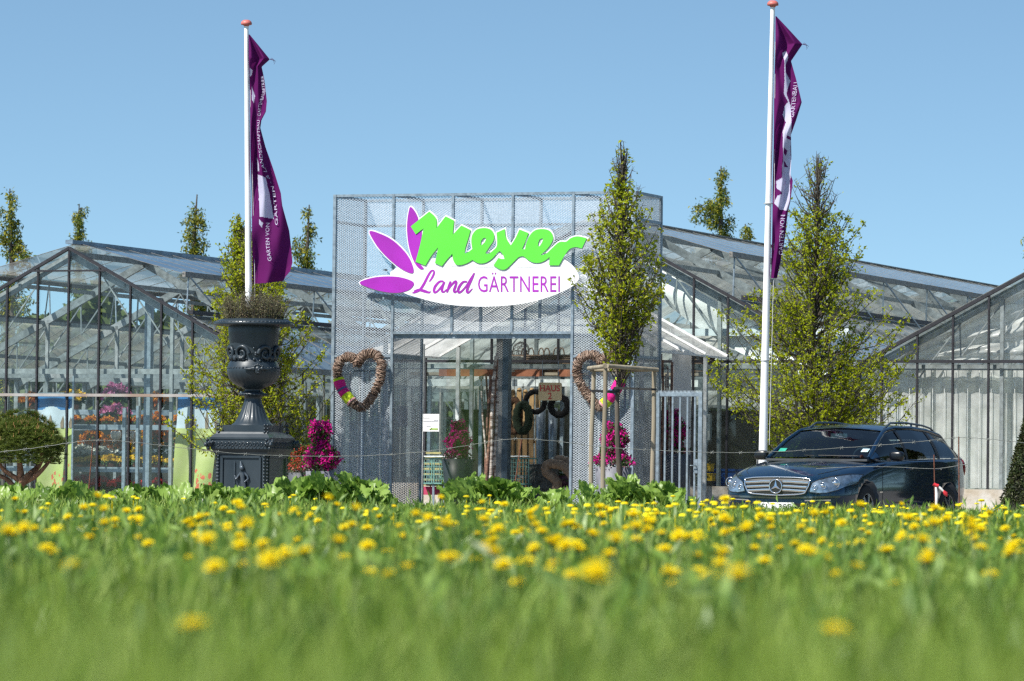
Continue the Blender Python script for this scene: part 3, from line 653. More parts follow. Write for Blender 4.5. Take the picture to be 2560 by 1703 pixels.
# ================================================================== FLAGPOLES AND FLAGS
REDCAP = M("faded red pole cap", (.50, .13, .11), .5, 0, .15, 9)
def flagpole(label, xb, yb, xt, yt, Z, r0, r1, joint=None):
    pb = pt(xb, yb, Z); ptp = pt(xt, yt, Z); ax = (ptp - pb).normalized(); base = pb + ax * ((GZ - pb.z) / ax.z)
    p = thing("flagpole", label, "flagpole", base, 0, "white flagpoles"); L = (ptp - base)
    q = MB(); q.tube([L * f for f in (0, .3, .6, .95, 1)], [r0, r0 + (r1 - r0) * .3, r0 + (r1 - r0) * .65, r1, r1], 20); q.build("shaft", WHITEPL, p)
    q = MB(); q.lathe([(0, .075), (.045, .07), (.075, .045), (.083, .02), (.08, .0), (.05, -.006), (.03, -.03), (0, -.03)], 20, tuple(L)); q.build("pole_cap", REDCAP, p)
    q = MB()
    for f in (joint or []): c = L * f; q.tube([c, c + ax * .012], r0 * 1.01, 20)
    q.tube([L * .12 + Vector((-r0, -r0 * .7, 0)), L * .12 + Vector((-r0 * 1.3, -r0 * 1.2, .0)), L * .13 + Vector((-r0 * 1.3, -r0 * 1.2, .06))], .008, 6)
    q.build("joint_ring", M("pole joint", (.45, .46, .48), .5), p)
    q = MB(); q.tube([L * .93 + Vector((r1 + .012, -.03, 0)), L * .5 + Vector((r0 + .03, -.03, 0)), L * .16 + Vector((r0 + .02, -.03, 0))], .004, 5); q.build("halyard", M("halyard", (.6, .6, .62), .7), p)
    return p
ZP1, ZP2 = 67.6, 65.0
flagpole("white flagpole rising from the heather planted urn", 621.5, 735, 616, 62, ZP1, .066, .034)
flagpole("white flagpole beside the dark car and the full young tree", 1907, 1153, 1932, 14, ZP2, .066, .033, [.32, .62])
def inpoly(x, y, P):
    c = False; j = len(P) - 1
    for i in range(len(P)):
        if (P[i][1] > y) != (P[j][1] > y) and x < (P[j][0] - P[i][0]) * (y - P[i][1]) / (P[j][1] - P[i][1]) + P[i][0]: c = not c
        j = i
    return c
def interp(tab, y):
    for i in range(len(tab) - 1):
        if tab[i][0] <= y <= tab[i + 1][0]:
            f = (y - tab[i][0]) / (tab[i + 1][0] - tab[i][0]); return tab[i][1] + f * (tab[i + 1][1] - tab[i][1])
    return tab[-1][1] if y > tab[-1][0] else tab[0][1]
def flag(label, Z, left, right, ybot, folds, whites, texts, base, holes=()):
    """left/right: tables (y, x) in crop pixels of the hoist and the fly edge; the cloth hangs in folds 0.1-0.3 m deep"""
    y0 = right[0][0]; y1 = ybot[0][1] if isinstance(ybot, list) else ybot
    def cl(u, v, o=0.0):
        y = y0 + (y1 - y0) * v; xl = interp(left, y); xr = max(interp(right, y), xl + 1.0)
        uu = u + .035 * math.sin(u * math.pi) * math.sin(v * 21); x = xl + (xr - xl) * uu
        if isinstance(ybot, list): y += (interp([(a, b - y1) for a, b in ybot], u)) * v ** 6
        dy = -.05 - folds * (math.sin(u * math.pi * (2.2 + .5 * math.sin(v * 4)) + v * 6.0) * math.sin(math.pi * min(1, u * 1.4 + .05)) * .5 + .35 * math.sin(u * 9 + v * 17)) * min(1, v * 9 + .15) * (.25 + .75 * min(1, (xr - xl) / 110))
        p = pt(base[0] + x / 2.1193, base[1] + y / 2.1193, Z); p.y += dy - o; return p
    root = cl(0, 0); fl = thing("flag", label, "flag", root, 0, "purple flags on the poles")
    W = []
    q = MB(); q.grid(lambda u, v: cl(u, v) - root, 56, 330, True, lambda u, v: 1 if any(inpoly((interp(left, y0 + (y1 - y0) * v) + u * (interp(right, y0 + (y1 - y0) * v) - interp(left, y0 + (y1 - y0) * v))), y0 + (y1 - y0) * v, w_) for w_ in whites)
        and not any(inpoly((interp(left, y0 + (y1 - y0) * v) + u * (interp(right, y0 + (y1 - y0) * v) - interp(left, y0 + (y1 - y0) * v))), y0 + (y1 - y0) * v, w_) for w_ in holes) else 0)
    q.build("cloth", [PURPLE, FLAGWHITE], fl)
    for s_, path, hgt in texts:       # text runs upward along a path of crop pixels (baseline), letters standing to the left
        vs_, fs_, asp = text_geo(s_, spacing=1.02); q = MB(); out = []
        for a, b in vs_:
            f = a * (len(path) - 1); i = min(int(f), len(path) - 2); f -= i
            bx = path[i][0] + f * (path[i + 1][0] - path[i][0]); by = path[i][1] + f * (path[i + 1][1] - path[i][1])
            x = bx - b * hgt; y = by; xl = interp(left, y); xr = interp(right, y); u = max(.02, min(.98, (x - xl) / (xr - xl))); v = (y - y0) / (y1 - y0)
            out.append(cl(u, v, .035) - root)
        q.add(out, fs_); q.build("lettering", FLAGWHITE, fl)
    q = MB()
    a = cl(1, .0 if False else (right[1][0] - y0) / (y1 - y0)) - root
    for k in range(4): q.tube([a, a + Vector((.03 + .02 * k, 0, .02 - .015 * k)), a + Vector((.06, .01 * k, -.01 - .02 * k))], .0025, 4)
    q.build("frayed_corner", PURPLE, fl)
    return fl
flag("narrow purple flag blown into folds above the urn", ZP1, [(180, 131), (700, 140), (980, 145), (1500, 155)],
     [(185, 137), (315, 243), (355, 200), (430, 216), (540, 229), (595, 224), (640, 200), (680, 194), (780, 220), (900, 262), (1030, 303), (1100, 311), (1180, 331), (1240, 346), (1340, 356), (1440, 364), (1500, 352)],
     [(0, 1503), (.35, 1503), (.8, 1488), (.86, 1466), (1, 1440)], .16,
     [[(180, 925), (225, 945), (240, 1050), (262, 1162), (190, 1150), (182, 1060)], [(138, 362), (152, 375), (148, 400), (138, 410)], [(150, 462), (168, 510), (160, 548), (150, 530)], [(176, 830), (190, 870), (192, 912), (180, 905)], [(188, 1165), (210, 1185), (205, 1207), (190, 1190)]],
     [("GARTEN VON", [(254, 1388), (245, 1184)], 20), ("GÄRTEN - & LANDSCHAFTBAU · GARTENBAUBETRIEB", [(290, 1198), (266, 1000), (215, 870), (192, 740), (190, 640), (200, 560), (222, 490), (212, 405)], 19)], (560, 0))
flag("narrow purple flag with large white letters above the car", ZP2, [(80, 293), (360, 289), (630, 284), (930, 280), (1475, 270)],
     [(88, 297), (235, 437), (325, 376), (420, 401), (545, 431), (640, 402), (715, 376), (830, 378), (925, 372), (960, 384), (1070, 371), (1120, 359), (1290, 340), (1475, 301)],
     1475, .14,
     [[(330, 280), (348, 270), (362, 310), (348, 345), (350, 385), (376, 430), (360, 470), (352, 500), (370, 560), (372, 610), (378, 720), (374, 780), (378, 920), (368, 960), (368, 1060), (354, 1118), (315, 1112), (285, 1078), (300, 1040), (325, 1030), (320, 1020), (298, 1000), (296, 960), (325, 945), (328, 880), (335, 850), (333, 740), (330, 700), (345, 650), (328, 610), (340, 560), (358, 540), (338, 500), (345, 430), (342, 330)]],
     [("GARTEN VON", [(331, 1352), (343, 1142)], 22), ("GARTENBAU", [(385, 625), (412, 440)], 22)], (1800, 0),
     [[(340, 785), (358, 800), (350, 830), (338, 815)], [(338, 852), (362, 885), (340, 888)], [(352, 720), (378, 728), (378, 745), (350, 735)]])

# ================================================================== URN ON PEDESTAL
ZU_ = 66.0; IRON = M("dark blue grey cast iron paint", (.013, .024, .034), .42, .1, .3, 2.6, .15, coat=.08, col2=(.030, .042, .052), stretch=(1, 1, .5))
ub = pt(630, 1200, ZU_); ub.z = GZ
zu = lambda y: pt(630, y, ZU_).z - GZ
S_ = F / ZU_
urn = thing("garden_urn", "huge dark cast iron urn on a square pedestal, holding dry heather", "urn", ub, -AG)
yz = lambda c: zu(700 + c / 2.8)
def rr(c): return c / 2.8 / S_
prof = [(0, 325), (178, 330), (181, 350), (178, 400), (168, 470), (160, 540), (158, 575)]
q = MB()
pf = [(rr(r), yz(c)) for r, c in [(176, 320), (180, 340), (178, 380), (172, 430), (166, 490), (161, 545), (160, 570), (168, 577), (172, 585)]][::-1]
q.lathe(pf, 48); q.build("bowl_wall", IRON, urn)
q = MB(); q.lathe([(rr(r), yz(c)) for r, c in [(170, 330), (185, 322), (230, 316), (262, 322), (276, 319), (279, 308), (268, 292), (235, 279), (205, 274), (185, 276), (165, 290), (150, 330)]], 64, rfun=lambda a, z: 1 + .008 * math.sin(a * 40)); q.build("rim", IRON, urn)
q = MB(); q.lathe([(rr(r), yz(c)) for r, c in [(60, 765), (85, 752), (120, 738), (150, 715), (172, 685), (182, 655), (184, 630), (182, 610), (176, 595), (172, 585)]], 96, rfun=lambda a, z: 1 + (.018 * abs(math.sin(a * 14)) if z < yz(625) else 0)); q.build("gadrooned_bowl", IRON, urn)
q = MB(); q.lathe([(rr(r), yz(c)) for r, c in [(150, 1019), (146, 1012), (128, 1000), (104, 965), (86, 925), (72, 885), (62, 855), (58, 835), (60, 818), (74, 812), (95, 806), (96, 797), (72, 786), (56, 776), (60, 765)]], 96, rfun=lambda a, z: 1 + (.03 * math.cos(a * 22) if yz(990) < z < yz(860) else 0)); q.build("foot", IRON, urn)
q = MB()
for k in range(44):
    a = k / 44 * 2 * math.pi; q.ball((rr(184) * math.cos(a), rr(184) * math.sin(a), yz(618)), .014, 6, 4)
for k in range(24):
    a = k / 24 * 2 * math.pi; q.ball((rr(95) * math.cos(a), rr(95) * math.sin(a), yz(803)), .019, 6, 4)
for k in range(60):
    a = k / 60 * 2 * math.pi; q.ball((rr(268) * math.cos(a), rr(268) * math.sin(a), yz(300)), .022, 6, 4, 1, 1, .7)
q.build("beading", IRON, urn)
# relief: dolphins and scrolls on the wall, a face at the handle
q = MB(); front = -math.pi / 2 + AG - .05
def onwall(a, z, o=0.0):
    f = (z - yz(575)) / (yz(340) - yz(575)); r = rr(160) + (rr(178) - rr(160)) * f + o; return Vector((r * math.cos(a), r * math.sin(a), z))
for s0 in (-.75, .95, 2.5):
    for mir in (1, -1):
        P = []
        for k in range(26):
            t = k / 25; rad = .11 * (1 - t * .75); th = t * 8.5
            P.append(onwall(front + s0 + mir * (rad * math.cos(th) + .12) / rr(168), yz(520) + rad * math.sin(th) * 1.1, .02))
        q.tube(P, [.03 * (1 - .6 * k / 25) for k in range(26)], 7)
        q.tube([onwall(front + s0 + mir * k * .07, yz(562) + .05 * abs(math.sin(k * 1.3)), .015) for k in range(8)], [.028, .03, .02, .032, .02, .03, .02, .008], 6)
for k in range(60):
    a = front + rnd.uniform(-1.3, 1.3); z = yz(rnd.uniform(480, 572)) ; q.ball(onwall(a, z if abs(math.sin(a * 1.85)) > .3 else yz(560), .008), rnd.uniform(.012, .026), 6, 4)
q.build("dolphin_relief", IRON, urn)
q = MB(); fa = front + .27
for aa in (fa, fa + math.pi, fa + math.pi / 2 * 1.0 + .9):
    c = Vector((rr(190) * math.cos(aa), rr(190) * math.sin(aa), yz(635))); tn = Vector((-math.sin(aa), math.cos(aa), 0)); out = Vector((math.cos(aa), math.sin(aa), 0))
    q.ball(c, .062, 12, 9, .8, .8, 1.1); q.ball(c + out * .06 + Vector((0, 0, -.005)), .016, 6, 5, 1, 1, 1.6); q.ball(c + out * .045 + Vector((0, 0, -.04)), .02, 6, 4, 1, 1, .6)
    for s0 in (-1, 1):
        q.ball(c + out * .048 + tn * s0 * .026 + Vector((0, 0, .018)), .012, 6, 4); q.ball(c + tn * s0 * .06 + Vector((0, 0, .02)), .035, 8, 5)
        q.tube([c + tn * s0 * .05 + Vector((0, 0, .03)), c + tn * s0 * .13 - out * .01 + Vector((0, 0, .01)), c + tn * s0 * .2 - out * .03 + Vector((0, 0, .02))], [.03, .022, .008], 6)
    for k in range(7): q.ball(c + tn * (k - 3) * .022 + Vector((0, 0, .065 + .012 * math.cos(k - 3))), .022, 6, 4)
q.build("face_handle", IRON, urn)
# pedestal: square, its front face parallel to the portal
q = MB()
def sq(hw0, z0, hw1, z1):
    q.add([(-hw0, -hw0, z0), (hw0, -hw0, z0), (hw0, hw0, z0), (-hw0, hw0, z0), (-hw1, -hw1, z1), (hw1, -hw1, z1), (hw1, hw1, z1), (-hw1, hw1, z1)],
          [(0, 1, 5, 4), (1, 2, 6, 5), (2, 3, 7, 6), (3, 0, 4, 7), (4, 5, 6, 7), (3, 2, 1, 0)])
HW = 131 / 2 / (.915 * S_); 
sq(HW * .80, yz(1066), HW * .80, yz(1018)); sq(HW * .98, yz(1080), HW * .93, yz(1066)); sq(HW * 1.12, yz(1105), HW * 1.0, yz(1080)); sq(HW * 1.13, yz(1118), HW * 1.13, yz(1105))
sq(HW * 1.10, yz(1185), HW * 1.10, yz(1118)); sq(HW * 1.02, yz(1205), HW * 1.10, yz(1185)); sq(HW * .985, yz(1222), HW * 1.02, yz(1205)); sq(HW * .93, 0.12, HW * .93, yz(1222)); sq(HW * 1.05, 0, HW * 1.05, .12)
q.build("pedestal", IRON, urn)
q = MB(); fh = HW * .935
for (ax, sgn) in ((0, -1), (1, 1), (0, 1), (1, -1)):
    def PP(x, z, o): return (x, sgn * (fh + o), z) if ax == 0 else (sgn * (fh + o), x, z)
    zt_, zb_ = yz(1240), .2; w_ = HW * .72
    for a, b in (((-w_, zb_), (-w_, zt_)), ((w_, zb_), (w_, zt_)), ((-w_, zt_), (w_, zt_)), ((-w_, zb_), (w_, zb_))): q.bar(PP(*a, .006), PP(*b, .006), .03, .03)
    for s0 in (-1, 1):
        for k in range(26): q.ball(PP(s0 * HW * .87, .16 + k * .05, .008), .021, 6, 4)
    zz = (yz(1118) + yz(1185)) / 2
    for k in range(15):       # scroll frieze
        x = -HW * .95 + k * HW * 1.9 / 14; o = HW * .17
        P = [PP(x + .028 * (1 - t * .6) * math.cos(t * 7 + (k % 2) * 3.1), zz + .036 * (1 - t * .6) * math.sin(t * 7 + (k % 2) * 3.1), o) for t in [i / 9 for i in range(10)]]
        q.tube(P, .009, 5); q.ball(PP(x + .03, zz - .05, o), .012, 5, 4)
q.build("relief_frames", IRON, urn)
for sx in (-1, 1):
    for sy in (-1, 1):
        q = MB(); c = Vector((sx * HW * 1.12, sy * HW * 1.12, (yz(1118) + yz(1185)) / 2 + .01)); q.ball(c, .055, 9, 7); q.ball(c + Vector((sx * .045, sy * .045, -.02)), .034, 8, 6); q.ball(c + Vector((sx * .02, sy * .02, -.07)), .03, 8, 5)
        for k in range(9): a = k * .7; q.ball(c + Vector((math.cos(a) * .05, math.sin(a) * .05, .02 + .03 * math.sin(k * 2.3))), .024, 6, 4)
        q.build("lion_mask", IRON, urn)
# small armoured figure in relief on the front face
q = MB(); fy = -(fh + .02); cx0 = (355 - 345) / 2.8 / S_ ; zf = lambda c: yz(c)
fx = lambda c: (c - 347) / 2.8 / S_ / .93
q.tube([(fx(362), fy, zf(1480)), (fx(366), fy, zf(1440)), (fx(368), fy - .01, zf(1415))], [.02, .026, .03], 7); q.tube([(fx(380), fy, zf(1485)), (fx(378), fy, zf(1445)), (fx(372), fy - .01, zf(1415))], [.018, .024, .03], 7)
q.tube([(fx(368), fy, zf(1425)), (fx(364), fy - .012, zf(1385)), (fx(360), fy - .01, zf(1350))], [.036, .034, .04], 9)
q.ball((fx(357), fy - .012, zf(1318)), .034, 9, 7, 1, 1, 1.15); q.tube([(fx(352), fy, zf(1318)), (fx(350), fy, zf(1295)), (fx(345), fy, zf(1272))], [.035, .026, .008], 8)
q.tube([(fx(350), fy, zf(1352)), (fx(330), fy, zf(1375)), (fx(318), fy - .02, zf(1398)), (fx(306), fy, zf(1372))], [.022, .02, .016, .012], 6)
q.tube([(fx(372), fy, zf(1352)), (fx(394), fy, zf(1372)), (fx(402), fy, zf(1392)), (fx(380), fy - .02, zf(1415))], [.022, .018, .016, .014], 6)
q.tube([(fx(302), fy, zf(1270)), (fx(304), fy, zf(1480))], .007, 5)
q.build("relief_figure", M("paler iron relief", (.075, .095, .115), .3, .25, .15, 12), urn)

# ================================================================== PLANT TOOLS
def rows(V, F_, mat, name, parent): return npmesh(name, V, F_, mat, parent)
# heather in the urn
rs = np.random.RandomState(5)
zr_ = yz(290)
hp = thing("heather", "dry grey green and brown heather filling the iron urn", "plant", (ub.x, ub.y, GZ + zr_ - .05), 0)
q = MB(); PL = []
for k in range(420):
    a = rnd.uniform(0, 6.283); r0 = .46 * math.sqrt(rnd.random()); ln = rnd.uniform(.24, .60) * (1.05 - .35 * r0 / .46) ; lean = rnd.uniform(0, .38)
    p0 = Vector((r0 * math.cos(a) * .9, r0 * math.sin(a) * .9, 0)); d = Vector((math.cos(a) * lean * (r0 + .1) * 2, math.sin(a) * lean * (r0 + .1) * 2, 1)).normalized()
    p1 = p0 + d * ln; q.tube([p0, p1], [.005, .002], 3, False)
    for i in range(26): PL.append(p0.lerp(p1, rnd.uniform(.15, 1.02)) + Vector((rnd.gauss(0, .015), rnd.gauss(0, .015), rnd.gauss(0, .012))))
q.build("stems", BARK, hp)
V, F_ = leaves([tuple(p) for p in PL], .026, rs, aspect=.5)
rows(V, F_, leafm("heather leaves", [(.10, .065, .035), (.16, .15, .07), (.22, .20, .12), (.12, .15, .06), (.20, .12, .08)], .25), "foliage", hp)

def upright_tree(name, label, cat, px, py, Z, env, zbase, seed, leafsize, mat, nbr=150, per=55, trunk_r=.05, group=None, bare=0.0, steep=(.25, .5), bias=1.0, zt_leaf=None):
    """env: (height above yard, radius) table of the crown; branches climb steeply from the trunk into it"""
    r = random.Random(seed); rs = np.random.RandomState(seed)
    b = pt(px, py, Z); b.z = GZ; t = thing(name, label, cat, b, 0, group); H = env[-1][0]; z0 = env[0][0]
    def rad(z): return interp(env, z)
    q = MB(); P = [Vector((.04 * math.sin(k * .9 + seed), .04 * math.cos(k * 1.3), H * .97 * k / 12)) for k in range(13)]
    q.tube(P, [trunk_r * (1 - .88 * k / 12) for k in range(13)], 8); q.build("trunk", BARK, t)
    br = MB(); PTS = []
    for k in range(nbr):
        zs = z0 * .8 + (H * .93 - z0 * .8) * (r.random() ** bias); ztip = min(H, zs + r.uniform(.35, .9) * (.4 + (H - zs) * .28)); R1 = rad(ztip) * r.uniform(.35, 1.18)
        if zs < z0: ztip = max(ztip, z0 + r.uniform(-.05, .5)); R1 = rad(ztip) * r.uniform(.5, 1)
        a = r.uniform(0, 6.283); R1 *= 1 + .26 * math.sin(a * 2 + seed + zs * 1.9) + .14 * math.sin(a * 5 + zs * 4.3); c = Vector((0, 0, zs)); tip = Vector((R1 * math.cos(a), R1 * math.sin(a), ztip)); mid = c.lerp(tip, .5) + Vector((math.cos(a), math.sin(a), -.6)) * R1 * .13
        pl = [c, c.lerp(mid, .55) , mid, mid.lerp(tip, .55), tip]; br.tube(pl, [.012, .010, .008, .005, .002], 4, False)
        L = (tip - c).length; tw = max(3, int(L * 11))
        for i in range(tw):
            f = r.uniform(.28, 1.0); ii = f * 4; p = pl[min(3, int(ii))].lerp(pl[min(3, int(ii)) + 1], ii - min(3, int(ii)))
            d = Vector((r.gauss(0, 1), r.gauss(0, 1), r.gauss(.5, .7))).normalized(); l2 = r.uniform(.08, .26); p2 = p + d * l2
            if math.hypot(p2.x, p2.y) > rad(min(H, max(z0, p2.z))) * 1.12 + .02: p2 = p.lerp(p2, .4)
            br.tube([p, p2], [.004, .0015], 3, False)
            nn = int(per * (0 if r.random() < .3 else 1.42) * r.uniform(.4, 1.3) / 6 * (0.25 if p2.z > H * (1 - bare) else 1))
            if bare and p2.z > H * (1 - bare) : nn = 1 if r.random() < .6 else 0
            for _ in range(nn): PTS.append(tuple(p.lerp(p2, r.uniform(.1, 1.1)) + Vector((r.gauss(0, .018), r.gauss(0, .018), r.gauss(0, .018)))))
    br.build("branches", BARK, t); V, F_ = leaves(PTS, leafsize, rs, aspect=.62); npmesh("crown", V, F_, mat, t); return t
s_at = lambda Z: F / Z
def env_px(rowsp, Z, xc, yh=None):
    out = []
    for y, hwid in rowsp: out.append((pt(xc, y, Z).z - GZ, hwid / s_at(Z)))
    return sorted(out)
HORN = leafm("fresh hornbeam leaves", [(.26, .31, .006), (.42, .48, .010), (.54, .60, .02), (.14, .19, .010)], .58, .45, .3)
HORN2 = leafm("fresh deeper hornbeam leaves", [(.24, .30, .010), (.38, .45, .012), (.50, .56, .02), (.28, .24, .02)], .5, .45, .3)
upright_tree("hornbeam", "wide young green hornbeam behind the flagpole and the dark car", "tree", 2035, 1200, 69.5, env_px([(1200, 140), (1130, 210), (1000, 245), (900, 225), (800, 190), (700, 155), (620, 120), (560, 92), (500, 66), (450, 42), (400, 22), (372, 6)], 69.5, 2035), 0, 11, .055, HORN, 400, 33, .07, "hornbeams in front of the greenhouses", .16, bias=1.15)
upright_tree("hornbeam", "young green hornbeam growing behind the iron urn", "tree", 634, 1200, 70.5, env_px([(1200, 85), (1100, 135), (1000, 148), (900, 155), (800, 142), (720, 125), (660, 82), (600, 55), (560, 35), (530, 8)], 70.5, 640), 0, 12, .055, HORN2, 380, 38, .06, "hornbeams in front of the greenhouses", .1, bias=1.2)
# leaning leader left of the pole
upright_tree("hornbeam", "slender green hornbeam shoot left of the flagpole above the urn", "tree", 588, 1200, 70.8, env_px([(900, 60), (760, 60), (680, 42), (620, 28), (570, 14), (532, 4)], 70.8, 588), 0, 13, .05, HORN2, 90, 60, .03, None, 0, bias=.8)
upright_tree("staked_tree", "slim young tree tied to three round stakes right of the doorway", "tree", 1547, 1230, 66.8, env_px([(893, 85), (860, 80), (820, 95), (780, 78), (740, 102), (690, 112), (650, 92), (600, 72), (540, 62), (480, 54), (430, 38), (390, 24), (350, 8)], 66.8, 1541), 0, 14, .068,
             leafm("olive spring leaves", [(.33, .37, .012), (.46, .52, .02), (.24, .32, .015), (.46, .42, .02)], .5, .45, .3), 230, 26, .048, None, .10)
# far conifers
CON = leafm("yellow green conifer sprays", [(.05, .11, .03), (.10, .17, .03), (.44, .38, .025), (.07, .14, .035), (.28, .25, .02), (.06, .12, .03)], .3)
def conifer(label, px, ytop, Z, wpx, seed, sparse=1.0):
    r = random.Random(seed); rs = np.random.RandomState(seed); top = pt(px, ytop, Z); b = top.copy(); b.z = GZ - .14; H = top.z - b.z
    t = thing("conifer", label, "tree", b, 0, "conifers rising behind the greenhouses"); s = s_at(Z)
    q = MB(); q.tube([Vector((.05 * math.sin(k + seed), 0, H * k / 9)) for k in range(10)], [.17 * (1.02 - k / 9) + .012 for k in range(10)], 7); q.build("trunk", BARK, t)
    br = MB(); PTS = []; z = H - .12; vis = H * .25
    while z > vis:
        f = (H - z); R0 = min(wpx / s, .12 + f * .36) * (.75 + .45 * math.sin(z * 5 + seed)) ; nb_ = 2 if f < 1 else 3
        for _ in range(nb_):
            if r.random() > sparse * .72: continue
            a = r.uniform(0, 6.283); L = R0 * r.uniform(.5, 1.1); e = Vector((math.cos(a) * L, math.sin(a) * L, L * r.uniform(.05, .45))); p0 = Vector((0, 0, z)); p1 = p0 + e
            m_ = p0.lerp(p1, .5) + Vector((0, 0, -.04)); br.tube([p0, m_, p1], [.02, .014, .005], 4, False)
            for i in range(int(5 + L * 15)):
                g = r.uniform(.25, 1.05); c = p0.lerp(m_, g * 2) if g < .5 else m_.lerp(p1, g * 2 - 1)
                c = c + Vector((r.gauss(0, .05), r.gauss(0, .05), -abs(r.gauss(0, .07))))
                for _ in range(10): PTS.append(tuple(c + Vector((r.gauss(0, .05), r.gauss(0, .05), r.gauss(-.03, .065)))))
        z -= r.uniform(.09, .17)
    br.build("branches", BARK, t); V, F_ = leaves(PTS, .10, rs, aspect=.38, updir=(0, 0, -.7)); npmesh("crown", V, F_, CON, t)
conifer("tall thin conifer at the left edge behind the greenhouse", 30, 472, 108, 52, 21)
conifer("small sparse conifer top just right of the greenhouse peak", 200, 510, 128, 34, 22, .85)
conifer("yellow green conifer left of the urn's flagpole, behind the roof ridge", 490, 486, 112, 62, 23)
conifer("broad golden conifer between the flag and the mesh portal", 768, 512, 112, 62, 24)
conifer("slender conifer above the right greenhouse roof, near the white flagpole", 1800, 415, 116, 70, 25)
conifer("conifer cut by the right edge above the film lined greenhouse", 2590, 560, 104, 90, 26)
conifer("low conifer tip peeping over the right greenhouse roof", 1868, 560, 118, 30, 27)

# bonsai pine at the left edge
pb = pt(62, 1222, 63.5); pb.z = GZ
pine = thing("bonsai_pine", "low domed pine with twisting orange brown stems at the left edge", "tree", pb, 0); sp_ = s_at(63.5)
def P_(x, y, d=0): p = pt(x, y, 63.5); return Vector((p.x - pb.x, d, p.z - GZ))
q = MB()
for pts_, r0 in (([(50, 1260), (52, 1225), (60, 1200), (95, 1165), (105, 1130)], .07), ([(55, 1225), (45, 1200), (10, 1175), (-5, 1150)], .05), ([(55, 1215), (52, 1180), (50, 1150), (42, 1120)], .06), ([(60, 1205), (90, 1190), (115, 1165), (130, 1140)], .045), ([(45, 1230), (20, 1200), (-20, 1180), (-40, 1150)], .04)):
    q.tube(smoothpoly([tuple(P_(x, y, rnd.uniform(-.1, .1))) for x, y in pts_], 4, False), [r0 * (1 - .6 * k / (4 * (len(pts_) - 1))) for k in range(4 * (len(pts_) - 1) + 1)], 7)
q.build("trunk", PINEBARK, pine)
NE = []; ND = []
for _ in range(2300):
    a = rnd.uniform(0, 6.283); zz = rnd.random() ** .7; ce = P_(52, 1125); Rr = 112 / sp_; rr0 = Rr * math.sqrt(max(0, 1 - zz * zz)) * (rnd.random() ** .35)
    h0 = 84 / sp_ * zz * (1 + .10 * math.sin(a * 3) + .08 * math.sin(a * 7)); p = ce + Vector((math.cos(a) * rr0, math.sin(a) * rr0 * .8, h0 - .05 + .06 * math.sin(a * 5)))
    if rnd.random() < .16: p = ce + Vector((math.cos(a) * Rr * rnd.uniform(.6, 1.02), math.sin(a) * Rr * .7, rnd.uniform(-.2, .05)))
    for _ in range(22):
        d = Vector((rnd.gauss(0, 1), rnd.gauss(0, 1), abs(rnd.gauss(.6, .8)))).normalized(); NE.append(tuple(p)); ND.append(tuple(d))
NE = np.array(NE); ND = np.array(ND); n = len(NE); sd_ = np.cross(ND, np.random.RandomState(3).normal(size=(n, 3))); sd_ /= np.linalg.norm(sd_, axis=1)[:, None]
V = np.stack([NE - sd_ * .004, NE + sd_ * .004, NE + ND * .075], 1).reshape(-1, 3); F_ = np.arange(n * 3).reshape(-1, 3)
npmesh("crown", V, F_, leafm("pine needles", [(.06, .10, .015), (.12, .17, .025), (.18, .21, .04), (.08, .12, .025)], .3, clump=5), pine)
q = MB()
for _ in range(330):
    i = rnd.randrange(n)
    if NE[i][2] > P_(0, 1110).z: q.tube([Vector(NE[i]), Vector(NE[i]) + Vector((rnd.gauss(0, .01), 0, .06))], [.008, .004], 4)
q.build("candles", leafm("pine candles", [(.42, .20, .09), (.34, .24, .10)], .2), pine)

# clipped cone yew at the right edge
cb = pt(2560, 1235, 62.5); cb.z = GZ; yew = thing("clipped_yew", "dark clipped cone of yew at the right edge beside the film lined greenhouse", "topiary", cb, 0)
PL = []; ztop = pt(2600, 930, 62.5).z - GZ; Rb = 96 / s_at(62.5)
for _ in range(16000):
    zf_ = rnd.random() ** 1.3; a = rnd.uniform(0, 6.283); r_ = Rb * (1 - zf_) * (min(1, .45 + zf_ * 6 ) if zf_ < .09 else 1) * (1 + .05 * math.sin(a * 6 + zf_ * 20)) * (1 - .12 * rnd.random() ** 2)
    PL.append((.18 + r_ * math.cos(a), r_ * math.sin(a), .22 + zf_ * (ztop - .22)))
V, F_ = leaves(PL, .05, rs, aspect=.45); npmesh("crown", V, F_, leafm("yew needles", [(.012, .022, .006), (.03, .05, .012), (.055, .07, .02), (.04, .035, .015)], .12, clump=9), yew)
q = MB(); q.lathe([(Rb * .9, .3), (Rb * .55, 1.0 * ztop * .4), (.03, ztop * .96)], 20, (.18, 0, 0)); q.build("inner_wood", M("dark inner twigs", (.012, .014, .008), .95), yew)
q = MB(); q.tube([(.18, 0, 0), (.18, 0, .5)], .05, 7); q.build("trunk", BARK, yew)

# ================================================================== TREE STAKES
st = thing("stake_frame", "three pale round timber stakes with half round rails and black strap", "tree stakes", (lambda p: (p.x, p.y, GZ))(pt(1541, 1230, 66.6)), 0)
so = Vector(st.location)
def SP(x, y, Z): return pt(x, y, Z) - so
ZS = {0: 67.4, 1: 65.9, 2: 66.6}
for (xa, ya, xb, k) in ((1484, 918, 1476, 0), (1514, 908, 1507, 1), (1636, 920, 1631, 2)):
    a = SP(xa, ya, ZS[k]); b = SP(xb, 1240, ZS[k]); b = a + (b - a) * ((a.z) / (a.z - b.z)); q = MB()
    q.tube([b + (a - b) * f + Vector((.006 * math.sin(f * 9 + k), 0, 0)) for f in [i / 8 for i in range(9)]], [.037, .036, .036, .035, .035, .034, .033, .032, .031], 12); q.build("stake", WOODW, st)
q = MB(); q.tube([SP(1472, 921, 67.5), SP(1513, 916, 65.85)], .032, 10); q.build("rail", WOODW, st)
